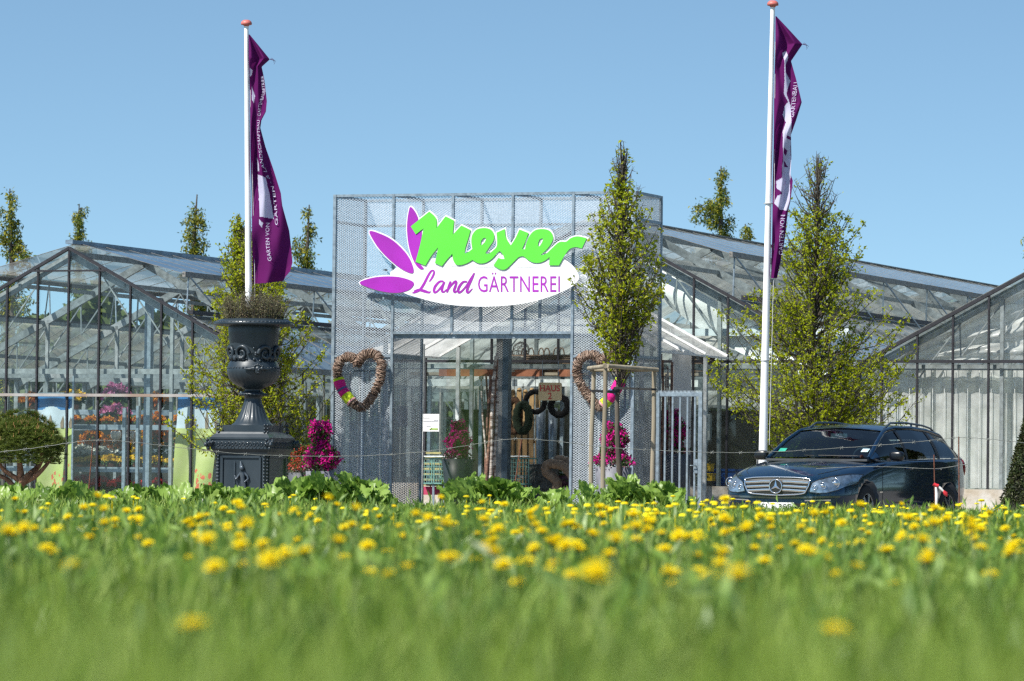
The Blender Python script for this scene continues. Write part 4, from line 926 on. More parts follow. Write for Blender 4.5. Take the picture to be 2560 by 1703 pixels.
q = MB(); q.tube([SP(1518, 915, 65.85), SP(1580, 920, 66.2), SP(1644, 925, 66.6)], [.033, .034, .032], 10); q.build("rail", WOODW, st)
q = MB(); q.tube([SP(1478, 925, 67.45), SP(1560, 926, 67.0), SP(1640, 924, 66.65)], .03, 10); q.build("rail", WOODW, st)
q = MB(); q.bar(SP(1479, 977, 67.38), SP(1541, 979, 66.75), .012, .03); q.bar(SP(1534, 970, 66.7), SP(1641, 974, 66.5), .012, .032); q.bar(SP(1479, 978, 67.33), SP(1541, 983, 66.7), .012, .02)
q.lathe([(.055, -.03), (.055, .03)], 12, tuple(SP(1540, 977, 66.78))); q.build("strap", BLACKR, st)

# ================================================================== GATE, PLANTERS, STICKS
ga = tz(1648, 975, .35); gb = tz(1752, 975, .2)
gate = bthing("side_gate", "open steel bar gate with spiked top beside the portal", "gate", ga[0], .3)
GWd = gb[0] - ga[0]; GH_ = gb[1] - GZ
q = MB(); q.box(0, GWd, -.02, .02, GH_ - .10, GH_ - .04); q.box(0, GWd, -.02, .02, .1, .15); q.box(GWd - .06, GWd, -.03, .03, 0, GH_ - .04); q.box(-.02, .03, -.03, .03, 0, GH_ - .04); q.build("frame", STEEL, gate)
q = MB()
for i in range(1, 6): q.box(GWd * i / 6 - .014, GWd * i / 6 + .014, -.014, .014, .15, GH_ - .1)
q.build("bars", STEEL, gate)
q = MB()
for i in range(int(GWd / .022)): x = .01 + i * .022; q.add([(x, -.01, GH_ - .04), (x + .012, -.01, GH_ - .04), (x + .006, 0, GH_ + .0), (x + .012, .01, GH_ - .04), (x, .01, GH_ - .04)], [(0, 1, 2), (1, 3, 2), (3, 4, 2), (4, 0, 2)])
q.build("spikes", STEEL, gate)
q = MB(); q.box(GWd - .12, GWd - .062, -.035, .035, .8, 1.02); q.tube([(GWd - .09, -.035, .92), (GWd - .09, -.08, .92), (GWd - .17, -.08, .92)], .009, 6); q.build("lock_box", STEEL, gate)

def flowering(label, p, potr, poth, potm, colh, colr, seed, group, matf=MAG, conical=.75, name="planter", square=False, nfl=900, under=True, lsz=.045):
    r = random.Random(seed); rs = np.random.RandomState(seed); t = thing(name, label, "planter", p, r.random(), group)
    q = MB(); q.lathe([(0, 0), (potr * conical, 0), (potr * (conical + 1) / 2 * 1.0, poth * .5), (potr, poth), (potr * .93, poth), (potr * .9, poth - .05), (0, poth - .05)], 4 if square else 26, smooth=not square); q.build("pot", potm, t)
    PL = []; PM = []
    for _ in range(nfl):
        z = r.random(); a = r.uniform(0, 6.283); lump = 1 + .32 * math.sin(z * 9 + seed) + .2 * math.sin(a * 3 + z * 5); rr1 = colr * lump * (1 - .55 * z) * r.uniform(.55, 1.05)
        c = Vector((rr1 * math.cos(a), rr1 * math.sin(a), poth + .06 + z * colh)); tgt = PM if r.random() < .46 else PL
        for _ in range(6): tgt.append(tuple(c + Vector((r.gauss(0, .02), r.gauss(0, .02), r.gauss(0, .02)))))
    V, F_ = leaves(PM, lsz * 1.1, rs, aspect=.6); npmesh("foliage", V, F_, LEAFG, t)
    V, F_ = leaves(PL, lsz, rs, aspect=.85, fold=.4); npmesh("blossoms", V, F_, matf, t)
    if under:
        PL = [(potr * 1.05 * math.sqrt(r.random()) * math.cos(a), potr * 1.05 * math.sqrt(r.random()) * math.sin(a), poth + r.uniform(-.06, .1)) for a in [r.uniform(0, 6.283) for _ in range(420)]]
        V, F_ = leaves(PL, .04, rs, aspect=.7); npmesh("underplanting", V, F_, leafm("mixed underplanting", [(.03, .07, .02), (.06, .10, .03), (.30, .12, .18), (.5, .42, .45), (.10, .02, .05)], .2), t)
    q = MB(); q.tube([(0, 0, poth), (.01, .01, poth + colh * .8)], [.012, .005], 6); q.build("stem", BARK, t)
    return t
def gp(px, py, Z): p = pt(px, py, Z); return (p.x, p.y, GZ)
GP = "tall pots of magenta bougainvillea"
def toz(px, py, Z): return pt(px, py, Z).z - GZ
flowering("grey pot of magenta bougainvillea left of the portal beside the urn", gp(800, 1200, 68.6), .22, toz(800, 1178, 68.6), GREYPOT, .66, .23, 31, GP)
flowering("low dark pot of red and pink flowers between the urn and the bougainvillea", gp(752, 1200, 69.0), .2, toz(752, 1182, 69), ANTHR, .35, .2, 32, None, leafm("orange red blossom", [(.45, .07, .02), (.5, .02, .05), (.35, .12, .05)], .3), nfl=260, lsz=.035)
flowering("grey pot of magenta bougainvillea behind the three tree stakes", gp(1533, 1200, 69.3), .285, toz(1530, 1168, 69.3), GREYPOT, .58, .24, 33, GP, conical=.72, nfl=800)
flowering("tall dark pot of bougainvillea just behind the steel bar gate", gp(1678, 1200, 72.5), .32, toz(1678, 1136, 72.5), ANTHR, .62, .24, 34, GP)
t1 = tz(1145, 1160, 3.4)
flowering("tall black pot with magenta flowers in the doorway left of the birch poles", tuple(B(t1[0], 3.4, GZ)), .27, t1[1] + .08 - GZ, M("black blue tall pot", (.018, .024, .035), .45, 0, .2, 5), .55, .2, 35, None, conical=.62, nfl=600)
# birch poles leaning at the post and by the gate
def poles(label, items, w, mats, name="birch_poles"):
    xm = sum(i[0] for i in items) / len(items); tb = tz(xm, 1150, w)[0]; t = bthing(name, label, "birch poles", tb, w)
    for k, (xb, xt, yt, r0) in enumerate(items):
        a = tz(xb, 1190, w)[0] - tb; b, z = tz(xt, yt, w); q = MB(); n = 7
        zb = 0.0; q.tube([(a + (b - tb - a) * f + .015 * math.sin(f * 7 + k), (k % 3) * .07 - .05 + .02 * math.sin(f * 5 + k), zb + (z - GZ) * f) for f in [i / n for i in range(n + 1)]], [r0 * (1 - .25 * i / n) for i in range(n + 1)], 8); q.build("pole", mats[k % len(mats)], t)
poles("bundle of long birch poles leaning at the middle door post", [(1222, 1242, 890, .034), (1210, 1224, 940, .03), (1232, 1236, 882, .035), (1218, 1232, 950, .03), (1216, 1246, 988, .032), (1238, 1212, 938, .022), (1228, 1206, 940, .02), (1226, 1240, 900, .028), (1236, 1218, 938, .024)], .95, [BIRCH, REDBARK, BIRCH, REDBARK])
poles("bundle of birch poles standing between the portal and the gate", [(1652, 1655, 885, .03), (1662, 1663, 935, .027), (1666, 1674, 905, .03), (1656, 1659, 900, .024), (1672, 1670, 915, .022), (1679, 1680, 1000, .02)], 1.75, [REDBARK, BIRCH, REDBARK])

# ================================================================== LEFT GREENHOUSE: banners, racks, flowers
def banner(label, xs, w, seed):
    (xa0, xa1), (xb0, xb1) = xs                         # px range at the top and at the foot
    ztop = tz(xa0, 985, w)[1]; t0 = tz(xa0, 985, w)[0]; b = bthing("picture_banner", label, "banner", t0, w, GZ, "landscape banners inside the greenhouse")
    def fn(u, v, o=0.0):
        z = ztop * 1.0 - (ztop - GZ - .1) * v; f = v; x0 = xa0 + (xb0 - xa0) * f; x1 = xa1 + (xb1 - xa1) * f
        y = 985 + 260 * v; return (tz(x0 + (x1 - x0) * u, y, w)[0] - t0, .03 * math.sin(u * 7 + v * 5 + seed) * min(1, v * 3) - o, z - GZ)
    mats = [M("banner sky", (.03, .17, .42), .55, 0, .35, 2.2), M("banner cloud", (.50, .60, .68), .55, 0, .1, 4), M("banner meadow", (.38, .47, .12), .55, 0, .25, 2.5, col2=(.48, .52, .22)), M("banner poppies", (.60, .13, .06), .55)]
    r = random.Random(seed); pop = [(r.uniform(.35, 1), r.uniform(.62, .97), r.uniform(.012, .03)) for _ in range(26)]
    def mt(u, v):
        if v < .125 + .02 * math.sin(u * 9 + seed): return 0
        if v < .30: return 1
        for a, c, rr in pop:
            if (u - a) ** 2 * .5 + (v - c) ** 2 < rr * rr: return 3
        return 2
    q = MB(); q.grid(fn, 40, 120, True, mt); q.build("cloth", mats, b)
    q = MB(); 
    for k, (u, h) in enumerate(((.26, .09), (.40, .11), (.70, .15), (.95, .09))):
        c0 = fn(u, .30, .012); q.add([(c0[0] - .03, c0[1], c0[2]), (c0[0] + .03, c0[1], c0[2]), (c0[0] + .035, c0[1], c0[2] + h * 1.0), (c0[0], c0[1], c0[2] + h * 2.2), (c0[0] - .035, c0[1], c0[2] + h)], [(0, 1, 2, 3, 4)])
    q.build("printed_cypresses", M("printed cypress", (.22, .17, .11), .6), b)
    q = MB(); a = fn(0, 0); c = fn(1, 0); q.bar((a[0], a[1], a[2] + .01), (c[0], c[1], c[2] + .01), .03); q.build("top_rod", STEEL, b); return b
banner("landscape banner of blue sky and poppy meadow behind the bonsai pine", ((92, 182), (92, 178)), WG + .55, 1)
banner("landscape banner of blue sky and poppy meadow beside the iron urn, inside the glass", ((446, 560), (430, 520)), WG + .55, 2)
def rack(label, px0, px1, w, levels, dep=.9, group=None):
    t0 = tz(px0, 1100, w)[0]; t1 = tz(px1, 1100, w)[0]; b = bthing("plant_rack", label, "rack", t0, w, GZ, group); q = MB(); L = t1 - t0
    for z in levels: q.box(0, L, -.02, 0, z - .09, z); q.box(0, L, dep, dep + .02, z - .09, z); [q.box(0, L, .06 + k * .14, .085 + k * .14, z - .05, z - .03) for k in range(int(dep / .14))]
    q.build("shelves", STEEL, b); q = MB()
    n = max(2, int(L / 1.5))
    for i in range(n + 1):
        for y in (.03, dep - .05): q.box(L * i / n - (.04 if i else 0), L * i / n + (.0 if i else .04), y, y + .04, 0, max(levels) - .1 if i % 2 else max(levels) + .5)
    q.build("uprights", INSTEEL, b); return b
zA = tz(300, 1062, WG + 1.0)[1] - GZ; zB = tz(300, 1168, WG + 1.0)[1] - GZ
rack("two tier plant rack full of flowers inside the left greenhouse", -40, 545, WG + 1.0, [zB, zA])
rack("rear plant rack further inside the left greenhouse", 60, 560, WG + 3.2, [zB + .35, zA + .3], .8)
ORG = leafm("orange blossom", [(.62, .19, .01), (.75, .33, .015), (.55, .12, .015)], .3); YEL = leafm("yellow blossom", [(.75, .45, .01), (.7, .55, .05)], .3)
WHT = leafm("white blossom", [(.75, .75, .70), (.62, .65, .6)], .3); PNK2 = leafm("pink blossom", [(.55, .12, .32), (.7, .3, .5), (.4, .05, .2)], .3); REDB = leafm("red blossom", [(.55, .02, .02), (.6, .05, .06)], .3)
def potplant(label, t, w, z, r0, hgt, mat, seed, group, nfl=70, pot=TERRA, fl=.03, shape=1.0):
    rs = np.random.RandomState(seed); r = random.Random(seed); p = bthing("potted_flower", label, "potted plant", t, w, z, group)
    q = MB(); ph = min(.13, hgt * .4); q.lathe([(0, 0), (.05 * r0 / .15, 0), (.07 * r0 / .15, ph), (.06 * r0 / .15, ph), (0, ph - .01)], 12); q.build("pot", pot, p)
    PF = []; PB = []
    for _ in range(int(130 + 900 * r0 * hgt * 3)):
        a = r.uniform(0, 6.283); f = r.random(); rr = r0 * math.sqrt(r.random()) * (1 - .4 * f * shape); PF.append((rr * math.cos(a), rr * math.sin(a), ph + f * (hgt - ph) * math.sqrt(max(0.05, 1 - (rr / r0) ** 2 * .8))))
    for _ in range(nfl):
        a = r.uniform(0, 6.283); rr = r0 * math.sqrt(r.random()); zt = ph + (hgt - ph) * math.sqrt(max(.04, 1 - (rr / r0) ** 2 * .85)) * r.uniform(.75, 1.1)
        for _ in range(6): PB.append((rr * math.cos(a) + r.gauss(0, .012), rr * math.sin(a) + r.gauss(0, .008), zt + r.gauss(0, .006)))
    V, F_ = leaves(PF, .055, rs); npmesh("foliage", V, F_, LEAFG, p); V, F_ = leaves(PB, fl * 1.55, rs, aspect=.9, updir=(0, -.6, .6)); npmesh("blossoms", V, F_, mat, p); return p
protos = {}
def plantrow(kind, px0, px1, n, w, z, r0, hgt, mat, label, group, cname):
    ORD = ["leftmost", "second", "third", "fourth", "fifth", "sixth", "seventh", "eighth", "ninth", "tenth", "eleventh", "twelfth", "thirteenth"]
    for i in range(n):
        px = px0 + (px1 - px0) * (i + .5) / n + rnd.uniform(-4, 4); t = tz(px, 1100, w)[0]
        if kind not in protos: protos[kind] = o = potplant(label, t, w, z, r0, hgt, mat, len(protos) + 50, group)
        else: o = copytree(protos[kind]); o.location = B(t, w, z); o.rotation_euler.z = rnd.uniform(0, 6)
        o['label'] = label.replace('@', ORD[i]); o['group'] = group; s = rnd.uniform(.85, 1.15); o.scale = (s, s, s * rnd.uniform(.9, 1.1))
zw = lambda px, py, w: tz(px, py, w)[1]
plantrow("yel", 185, 545, 13, WG + 1.18, GZ + zB, .13, .17, YEL, "@ pot from the left in the low yellow flower row on the lower shelf", "low yellow flowers on the lower shelf", "yellow")
plantrow("or", 165, 545, 9, WG + 1.2, GZ + zA, .12, .14, ORG, "@ pot from the left in the small orange flower row on the upper shelf", "small flowers on the upper shelf", "orange")
plantrow("pk", 255, 320, 3, WG + 1.6, GZ + zA + .05, .13, .24, PNK2, "@ pot from the left of pink flowers on the upper shelf by the posts", "pink flowers on the upper shelf", "pink")
plantrow("rd", 190, 420, 5, WG + 1.3, GZ + .25, .17, .3, REDB, "@ red flowering plant from the left on the floor under the shelf", "red flowers under the lower shelf", "red")
def single(label, px, py_base, w, r0, h, mat, seed, nfl, pot=TERRA, fl=.04, z=None): return potplant(label, tz(px, 1100, w)[0], w, (GZ + zB) if z is None else z, r0, h, mat, seed, None, nfl, pot, fl)
single("mound of white daisies on the lower shelf left of the grey posts", 205, 0, WG + 1.45, .26, .36, WHT, 61, 90)
single("second mound of white daisies next to the orange flowers on the lower shelf", 262, 0, WG + 1.5, .27, .34, WHT, 62, 90)
single("tall orange flowers behind the white daisies on the lower shelf", 226, 0, WG + 1.75, .24, .60, ORG, 63, 60)
single("tall orange flowers in the middle of the lower shelf left of the posts", 296, 0, WG + 1.7, .28, .64, ORG, 64, 70)
single("tallest orange flowers right of the grey posts, rising past the upper shelf", 388, 0, WG + 1.6, .26, .92, ORG, 65, 130)
single("yellow orange flowers between the two grey posts", 350, 0, WG + 1.7, .2, .5, YEL, 66, 60)
single("dark leafy plant at the right end of the lower shelf", 425, 0, WG + 1.8, .3, .8, YEL, 67, 14)
for k, (px, w_) in enumerate(((290, WG + 1.5), (330, WG + 1.5))):
    t, z = tz(px, 1090, w_); o = bthing("hanging_pot", ["white round hanging pot under the upper shelf left of the thin post", "white round hanging pot under the upper shelf right of the thin post"][k], "pot", t, w_, z, "white hanging pots")
    q = MB(); q.lathe([(0, -.09), (.06, -.08), (.095, -.02), (.1, .05), (.07, .09), (.06, .09)], 16); q.build("bowl", M("white pot", (.75, .76, .74), .4), o)
    q = MB(); [q.tube([(.08 * math.cos(a), .08 * math.sin(a), .08), (0, 0, .2)], .004, 4) for a in (0, 2.1, 4.2)]; q.build("hanger", STEEL, o)
for k in range(9):
    o = bthing("shelf_plant", "leafy plant on the rear rack inside the left greenhouse", "potted plant", 0, 0, 0, "plants on the rear rack") if False else copytree(protos[("or", "pk", "yel")[k % 3]])
    t = tz(80 + k * 52, 1100, WG + 3.5)[0]; o.location = B(t, WG + 3.5, GZ + (zB + .35 if k % 2 else zA + .3)); o.scale = (1.8,) * 3
    o['label'] = ["leftmost", "second", "third", "fourth", "fifth", "sixth", "seventh", "eighth", "rightmost"][k] + " larger plant on the rear rack inside the left greenhouse"; o['group'] = "plants on the rear rack"

# ================================================================== DOORWAY: what stands in the centre greenhouse
def bt(name, label, cat, px, py, w, group=None, z=None):
    t, zz = tz(px, py, w); return bthing(name, label, cat, t, w, zz if z is None else z, group)
CREAM = M("cream sign board", (.62, .45, .24), .6, 0, .08, 5)
hs = bt("house_sign", "cream sign reading HAUS 2 hanging in the doorway", "sign", 1375, 979, 1.2)
a = tz(1346, 956, 1.2); b_ = tz(1403, 1001, 1.2); hw_, hh_ = (b_[0] - a[0]) / 2, (a[1] - b_[1]) / 2
q = MB(); P = []
for cx, cz, a0 in ((hw_ - .03, hh_ - .03, 0), (-hw_ + .03, hh_ - .03, 90), (-hw_ + .03, -hh_ + .03, 180), (hw_ - .03, -hh_ + .03, 270)):
    P += [(cx + .03 * math.cos(R(a0 + k * 30)), cz + .03 * math.sin(R(a0 + k * 30))) for k in range(4)]
q.prism(P, lambda x, y, d: (x, d, y), 0, .02); q.build("board", CREAM, hs)
q = MB(); RDL = M("dark red sign letters", (.50, .04, .03), .5)
for s_, x0, x1, z0, z1 in (("HAUS", -.87, .87, .02, .72), ("2", -.17, .17, -.86, -.12)):
    vs_, fs_, _ = text_geo(s_, bold=.018); q.add([(hw_ * (x0 + (x1 - x0) * v[0]), -.004, hh_ * (z0 + (z1 - z0) * v[1])) for v in vs_], fs_)
# serifs, as the painted letters have them
for x in (-.83, -.60, -.44, -.12, .52 - .5, .28): q.add([(hw_ * (x - .06), -.006, hh_ * .02), (hw_ * (x + .06), -.006, hh_ * .02), (hw_ * (x + .06), -.006, hh_ * .07), (hw_ * (x - .06), -.006, hh_ * .07)], [(0, 1, 2, 3)])
for x in (-.83, -.60, .03, .33): q.add([(hw_ * (x - .06), -.006, hh_ * .67), (hw_ * (x + .06), -.006, hh_ * .67), (hw_ * (x + .06), -.006, hh_ * .72), (hw_ * (x - .06), -.006, hh_ * .72)], [(0, 1, 2, 3)])
q.build("lettering", RDL, hs)
q = MB(); [q.tube([(sx * hw_ * .7, .01, hh_), (sx * hw_ * .7, .01, hh_ + .35)], .004, 4) for sx in (-1, 1)]; q.build("hanging_wire", STEEL, hs)
po = bt("notice", "white paper notice with a small green mark on the glass left in the doorway", "notice", 1078, 1057, .2)
a = tz(1058, 1035, .2); b_ = tz(1097, 1079, .2); hw_, hh_ = (b_[0] - a[0]) / 2, (a[1] - b_[1]) / 2
q = MB(); q.box(-hw_, hw_, 0, .004, -hh_, hh_); q.build("paper", M("white paper", (.82, .82, .83), .6, 0, .02), po)
q = MB()
for z, x0, x1 in ((.55, -.95, -.2), (.3, .3, .9), (.15, -.95, .9), (-.4, -.6, -.05)): q.box(hw_ * x0, hw_ * x1, -.004, -.002, hh_ * z - .005, hh_ * z + .005)
q.build("printed_lines", M("grey print", (.4, .4, .42), .6), po); q = MB(); q.box(-.0, hw_ * .85, -.004, -.002, -hh_ * .82, -hh_ * .62); q.tube([(-hw_ * .2, -.004, -hh_ * .8), (hw_ * .1, -.004, -hh_ * .6)], .008, 4); q.build("printed_mark", M("green print", (.35, .5, .12), .6), po)
nb_ = bt("notice_board", "grey notice sheet behind the mesh left of the doorway", "notice", 1006, 1042, 1.4)
q = MB(); q.box(-.08, .09, 0, .01, -.16, .17); q.build("sheet", M("grey sheet", (.5, .53, .58), .6), nb_); q = MB()
for z in (.1, .04, -.02, -.07): q.box(-.06, .07, -.004, -.001, z - .006, z + .006)
q.build("printed_lines", M("grey print", (.4, .4, .42)), nb_)
# roof lights seen in the doorway come from the passage roof; shelf beams and boards of the centre house
sh = bt("store_shelf", "long wooden board shelf across the back of the doorway, carrying baskets", "shelf", 1250, 935, WG + 1.3)
x0 = tz(1040, 935, WG + 1.3)[0] - tz(1250, 935, WG + 1.3)[0]; x1 = tz(1760, 935, WG + 1.3)[0] - tz(1250, 935, WG + 1.3)[0]
q = MB(); q.box(x0, x1, -.3, .35, -.03, .02); q.build("board", M("weathered grey board", (.24, .20, .15), .8, 0, .3, 4, .3), sh); q = MB()
for a_, b2 in ((-1.0, .0), (.25, .9), (1.2, 1.6)): q.box(a_, b2, -.34, -.31, -.05, .07)
q.build("red_brown_boards", M("red brown board", (.25, .09, .045), .8, 0, .25, 6), sh); q = MB(); q.box(x0, x1, -.32, -.29, -.22, -.10); q.build("under_beam", WHITEBAR, sh)
q = MB(); zz = tz(1250, 935, WG + 1.3)[1] - GZ
for x in (x0 + .1, -.5, 1.0, x1 - .1): q.box(x, x + .06, .3, .36, -zz, -.035)
q.build("bracket", STEEL, sh)
WICK = M("dark wicker", (.07, .045, .03), .85, 0, .4, 25, .8, col2=(.13, .085, .055))
ball0 = None
for k, px in enumerate((1300, 1338, 1378, 1418, 1590 + 130, 1760 - 8)):
    if ball0 is None:
        o = ball0 = bt("wicker_basket", "", "basket", px, 922, WG + 1.25, "dark wicker baskets on the shelf")
        q = MB()
        for j in range(9): z = j * .033; r_ = .15 + .05 * j / 8; q.tube([(r_ * 1.25 * math.cos(a), r_ * math.sin(a), z + .012) for a in [i * math.pi / 9 for i in range(19)]], .018, 5, False)
        q.lathe([(0, 0), (.15, 0), (.19, .3)], 18); q.build("body", WICK, o)
        q = MB()
        for s_ in (-1, 1): q.tube([(s_ * .2 + .05 * math.cos(a) , 0, .3 + .12 * math.sin(a)) for a in [i * math.pi / 8 for i in range(9)]], .012, 5)
        q.build("handles", WICK, o)
    else: o = copytree(ball0); t, z = tz(px, 922, WG + 1.25); o.location = B(t, WG + 1.25, z); o.rotation_euler.z = -AG + rnd.uniform(-.3, .3)
    o.location.z = tz(px, 934, WG + 1.25)[1] + .02
    o['label'] = ["leftmost dark wicker basket on the shelf beside the wire ball", "dark wicker basket on the shelf up and left of the HAUS 2 sign", "dark wicker basket on the shelf straight above the HAUS 2 sign", "dark wicker basket on the shelf right of the HAUS 2 sign at the portal edge",
                  "dark wicker basket behind the glass right of the white wall panel", "dark wicker basket behind the glass next to the hornbeam"][k]
wb = bt("wire_ball", "loose ball of dark wire on the shelf in the doorway", "wire ball", 1302, 878, WG + 1.2); q = MB()
for k in range(13):
    ax = Vector((rnd.gauss(0, 1), rnd.gauss(0, 1), rnd.gauss(0, 1))).normalized(); u = ax.orthogonal().normalized(); v = ax.cross(u); q.tube([(u * math.cos(a) + v * math.sin(a)) * .15 + Vector((rnd.gauss(0, .008), 0, rnd.gauss(0, .008))) for a in [i * math.pi / 10 for i in range(21)]], .0045, 4, False)
q.build("wire", M("dark wire", (.06, .055, .05), .6, .4), wb)
wbk = bt("whitewashed_basket", "pale whitewashed basket under the wire ball on the shelf", "basket", 1285, 915, WG + 1.1); wbk.location.z = tz(1285, 934, WG + 1.2)[1] + .02; q = MB()
for j in range(9): r_ = .14 + .03 * j / 8; q.tube([(r_ * 1.2 * math.cos(a), r_ * math.sin(a), j * .03 + .012) for a in [i * math.pi / 9 for i in range(19)]], .017, 5, False)
q.lathe([(0, 0), (.13, 0), (.16, .27)], 16); q.build("body", M("pale wicker", (.42, .39, .34), .8, 0, .2, 25, .5), wbk)
pk = bt("picket_fence_piece", "rounded wooden pickets standing inside the doorway", "pickets", 1300, 1120, WG + .9, z=GZ); q = MB(); ztp = tz(1300, 975, WG + .9)[1] - GZ
for k in range(6):
    x = -.3 + k * .115; hh = ztp - .03 * (k % 2); q.box(x, x + .08, 0, .025, 0.02, hh); q.lathe([(.04, 0), (.035, .02), (.02, .035), (0, .04)], 10, (x + .04, .0125, hh))
q.build("pickets", M("ochre wood", (.28, .17, .07), .7, 0, .25, 7, .2), pk); q = MB(); q.box(-.32, .42, .03, .055, .5, .58); q.box(-.32, .42, .03, .055, 1.3, 1.38); q.build("cross_rails", M("ochre wood", (.28, .17, .07)), pk)
def ring(label, px, py, w, R0, r0, mat, squash=1.0, name="wreath", cat="wreath", lean=0):
    o = bt(name, label, cat, px, py, w); q = MB(); q.tube([(R0 * math.cos(a) * squash, 0, R0 * math.sin(a)) for a in [i * 2 * math.pi / 24 for i in range(25)]], [r0 * (1 + .12 * math.sin(i * 2.7)) for i in range(25)], 9, False); q.build("ring", mat, o)
    q = MB(); q.tube([(0, 0, R0), (0, .0, R0 + .35)], .005, 4); q.build("hook", BLACKR, o); return o
DK = M("dark moss wreath", (.008, .008, .008), .9, 0, .5, 20, 1)
ring("black ring wreath just left of the HAUS 2 sign", 1338, 1005, 3.4, .17, .045, DK)
ring("black ring wreath hanging low right of the HAUS 2 sign", 1398, 1015, 3.6, .15, .055, DK)
ring("tall dark green oval wreath hanging in front of the pickets", 1307, 1045, 3.2, .22, .07, M("dark green wreath", (.015, .028, .012), .95, 0, .4, 20, 1), .5)
ring("brown twig oval wreath beside the grey door profile", 1285, 1040, 3.3, .27, .055, M("brown wreath", (.12, .06, .03), .9, 0, .4, 20, 1), .38)
for k, (px, lab) in enumerate(((1352, "left zinc tube vase standing under the HAUS 2 sign"), (1382, "right zinc tube vase standing under the HAUS 2 sign"))):
    t, z = tz(px, 1020, 3.9); o = bthing("zinc_tube", lab, "vase", t, 3.9, GZ + .75, "zinc tube vases"); q = MB(); q.lathe([(.06, 0), (.075, (z - GZ - .75) * .5), (.08, z - GZ - .75), (.07, z - GZ - .75), (.05, .1)], 18); q.build("tube", M("zinc", (.20, .24, .27), .35, .7, .2, 4), o); q = MB(); q.lathe([(.055, 0), (.08, 0), (.08, .015), (.055, .015)], 18); q.build("foot_ring", STEEL, o)
tb = bt("display_table", "low grey display table inside the doorway", "table", 1345, 1150, 3.9, z=GZ); q = MB(); q.box(-.75, .5, -.3, .4, .70, .75); q.build("table_top", M("grey table board", (.2, .2, .19), .8, 0, .2, 6), tb)
for x in (-.7, .42):
    for y in (-.25, .33): q = MB(); q.box(x, x + .05, y, y + .05, 0, .70); q.build("leg", STEEL, tb)
GRC = M("pale green trolley plastic", (.14, .30, .27), .5, 0, .2, 8)
for k, (px, lab) in enumerate(((1070, "green wire shopping trolley left in the doorway by the wall"), (1095, "second green wire shopping trolley in the doorway, next to the dark glazing bar"), (1275, "green wire shopping trolley right of the steel post"), (1306, "green wire shopping trolley standing before the grey barrel"))):
    w_ = 4.0 if k < 2 else 2.6; t = tz(px, 1180, w_)[0]
    o = bthing("shopping_trolley", lab, "trolley", t, w_, GZ, "green shopping trolleys"); zt_ = tz(px, 1146, w_)[1] - GZ; q = MB(); zb_ = zt_ - .42
    for x in (-.11, .11):
        for y in (0, .4): q.bar((x, y, zb_), (x, y, zt_), .016)
    for z in [zb_ + i * .07 for i in range(7)]:
        for a_, b2 in (((-.11, 0), (.11, 0)), ((.11, 0), (.11, .4)), ((.11, .4), (-.11, .4)), ((-.11, .4), (-.11, 0))): q.bar((*a_, z), (*b2, z), .008 if 0 < z - zb_ < .4 else .02)
    for i in range(6): q.bar((-.11 + i * .044, 0, zb_), (-.11 + i * .044, 0, zt_), .006)
    q.build("basket", GRC, o); q = MB(); q.box(-.11, .11, .0, .4, zb_ - .02, zb_ - .005); q.build("basket_floor", GRC, o)
    for x in (-.1, .1):
        for y in (.03, .37): q = MB(); q.bar((x, y, .05), (x, y, zb_ - .02), .018); q.tube([(x - .012, y, .035), (x + .012, y, .035)], .035, 10); q.build("leg", STEEL, o)
    q = MB(); q.tube([(-.13, -.03, zt_ + .03), (.13, -.03, zt_ + .03)], .012, 7); q.build("handle", M("white handle", (.6, .65, .65), .5), o)
br_ = bt("ribbed_barrel", "grey ribbed barrel behind the twig bundle in the doorway", "barrel", 1357, 1200, 3.0, z=GZ); hb = tz(1357, 1160, 3.0)[1] - GZ
q = MB(); q.lathe([(.26 + .016 * abs(math.sin(k * .8)), hb * k / 24) for k in range(25)] + [(0, hb)], 24); q.build("drum", M("grey weave", (.07, .075, .07), .8, 0, .4, 25, .5), br_); q = MB(); q.lathe([(.28, hb - .03), (.295, hb - .015), (.28, hb)], 24); q.build("rim", M("grey weave", (.07, .075, .07)), br_)
tb2 = bt("twig_coil", "thick tan coil wrapped in twine leaning at the right door edge", "coil", 1385, 1190, 2.0, z=GZ); q = MB()
def tzr(x, y): a_, z_ = tz(x, y, 2.0); return (a_ - tz(1385, 1190, 2.0)[0], 0, z_ - GZ)
CP = smoothpoly([tzr(1438, 1200), tzr(1412, 1168), tzr(1385, 1160), tzr(1368, 1163), tzr(1366, 1180), tzr(1384, 1195), tzr(1393, 1210), tzr(1388, 1240), tzr(1386, 1262)], 6, False)
q.tube(CP, [.072 + .012 * abs(math.sin(i * .95)) for i in range(len(CP))], 12); TAN = M("tan burlap roll", (.20, .14, .095), .9, 0, .25, 14, .6); q.build("roll", TAN, tb2)
CP = smoothpoly([tzr(1440, 1185), tzr(1420, 1160), tzr(1395, 1150), tzr(1384, 1152)], 6, False); q = MB(); q.tube([(p[0], .13, p[2]) for p in CP], [.065 + .012 * abs(math.sin(i * .95)) for i in range(len(CP))], 12); q.build("roll", TAN, tb2)
wf = bt("potted_flower", "white flowering pot at the right inside edge of the doorway", "potted plant", 1408, 1130, 3.2, z=GZ + .55)
rs2 = np.random.RandomState(8); PLp = [(rnd.gauss(0, .1), rnd.gauss(0, .08), rnd.uniform(.25, .5)) for _ in range(240)]; V, F_ = leaves(PLp, .05, rs2, aspect=.9); npmesh("blossoms", V, F_, WHT, wf)
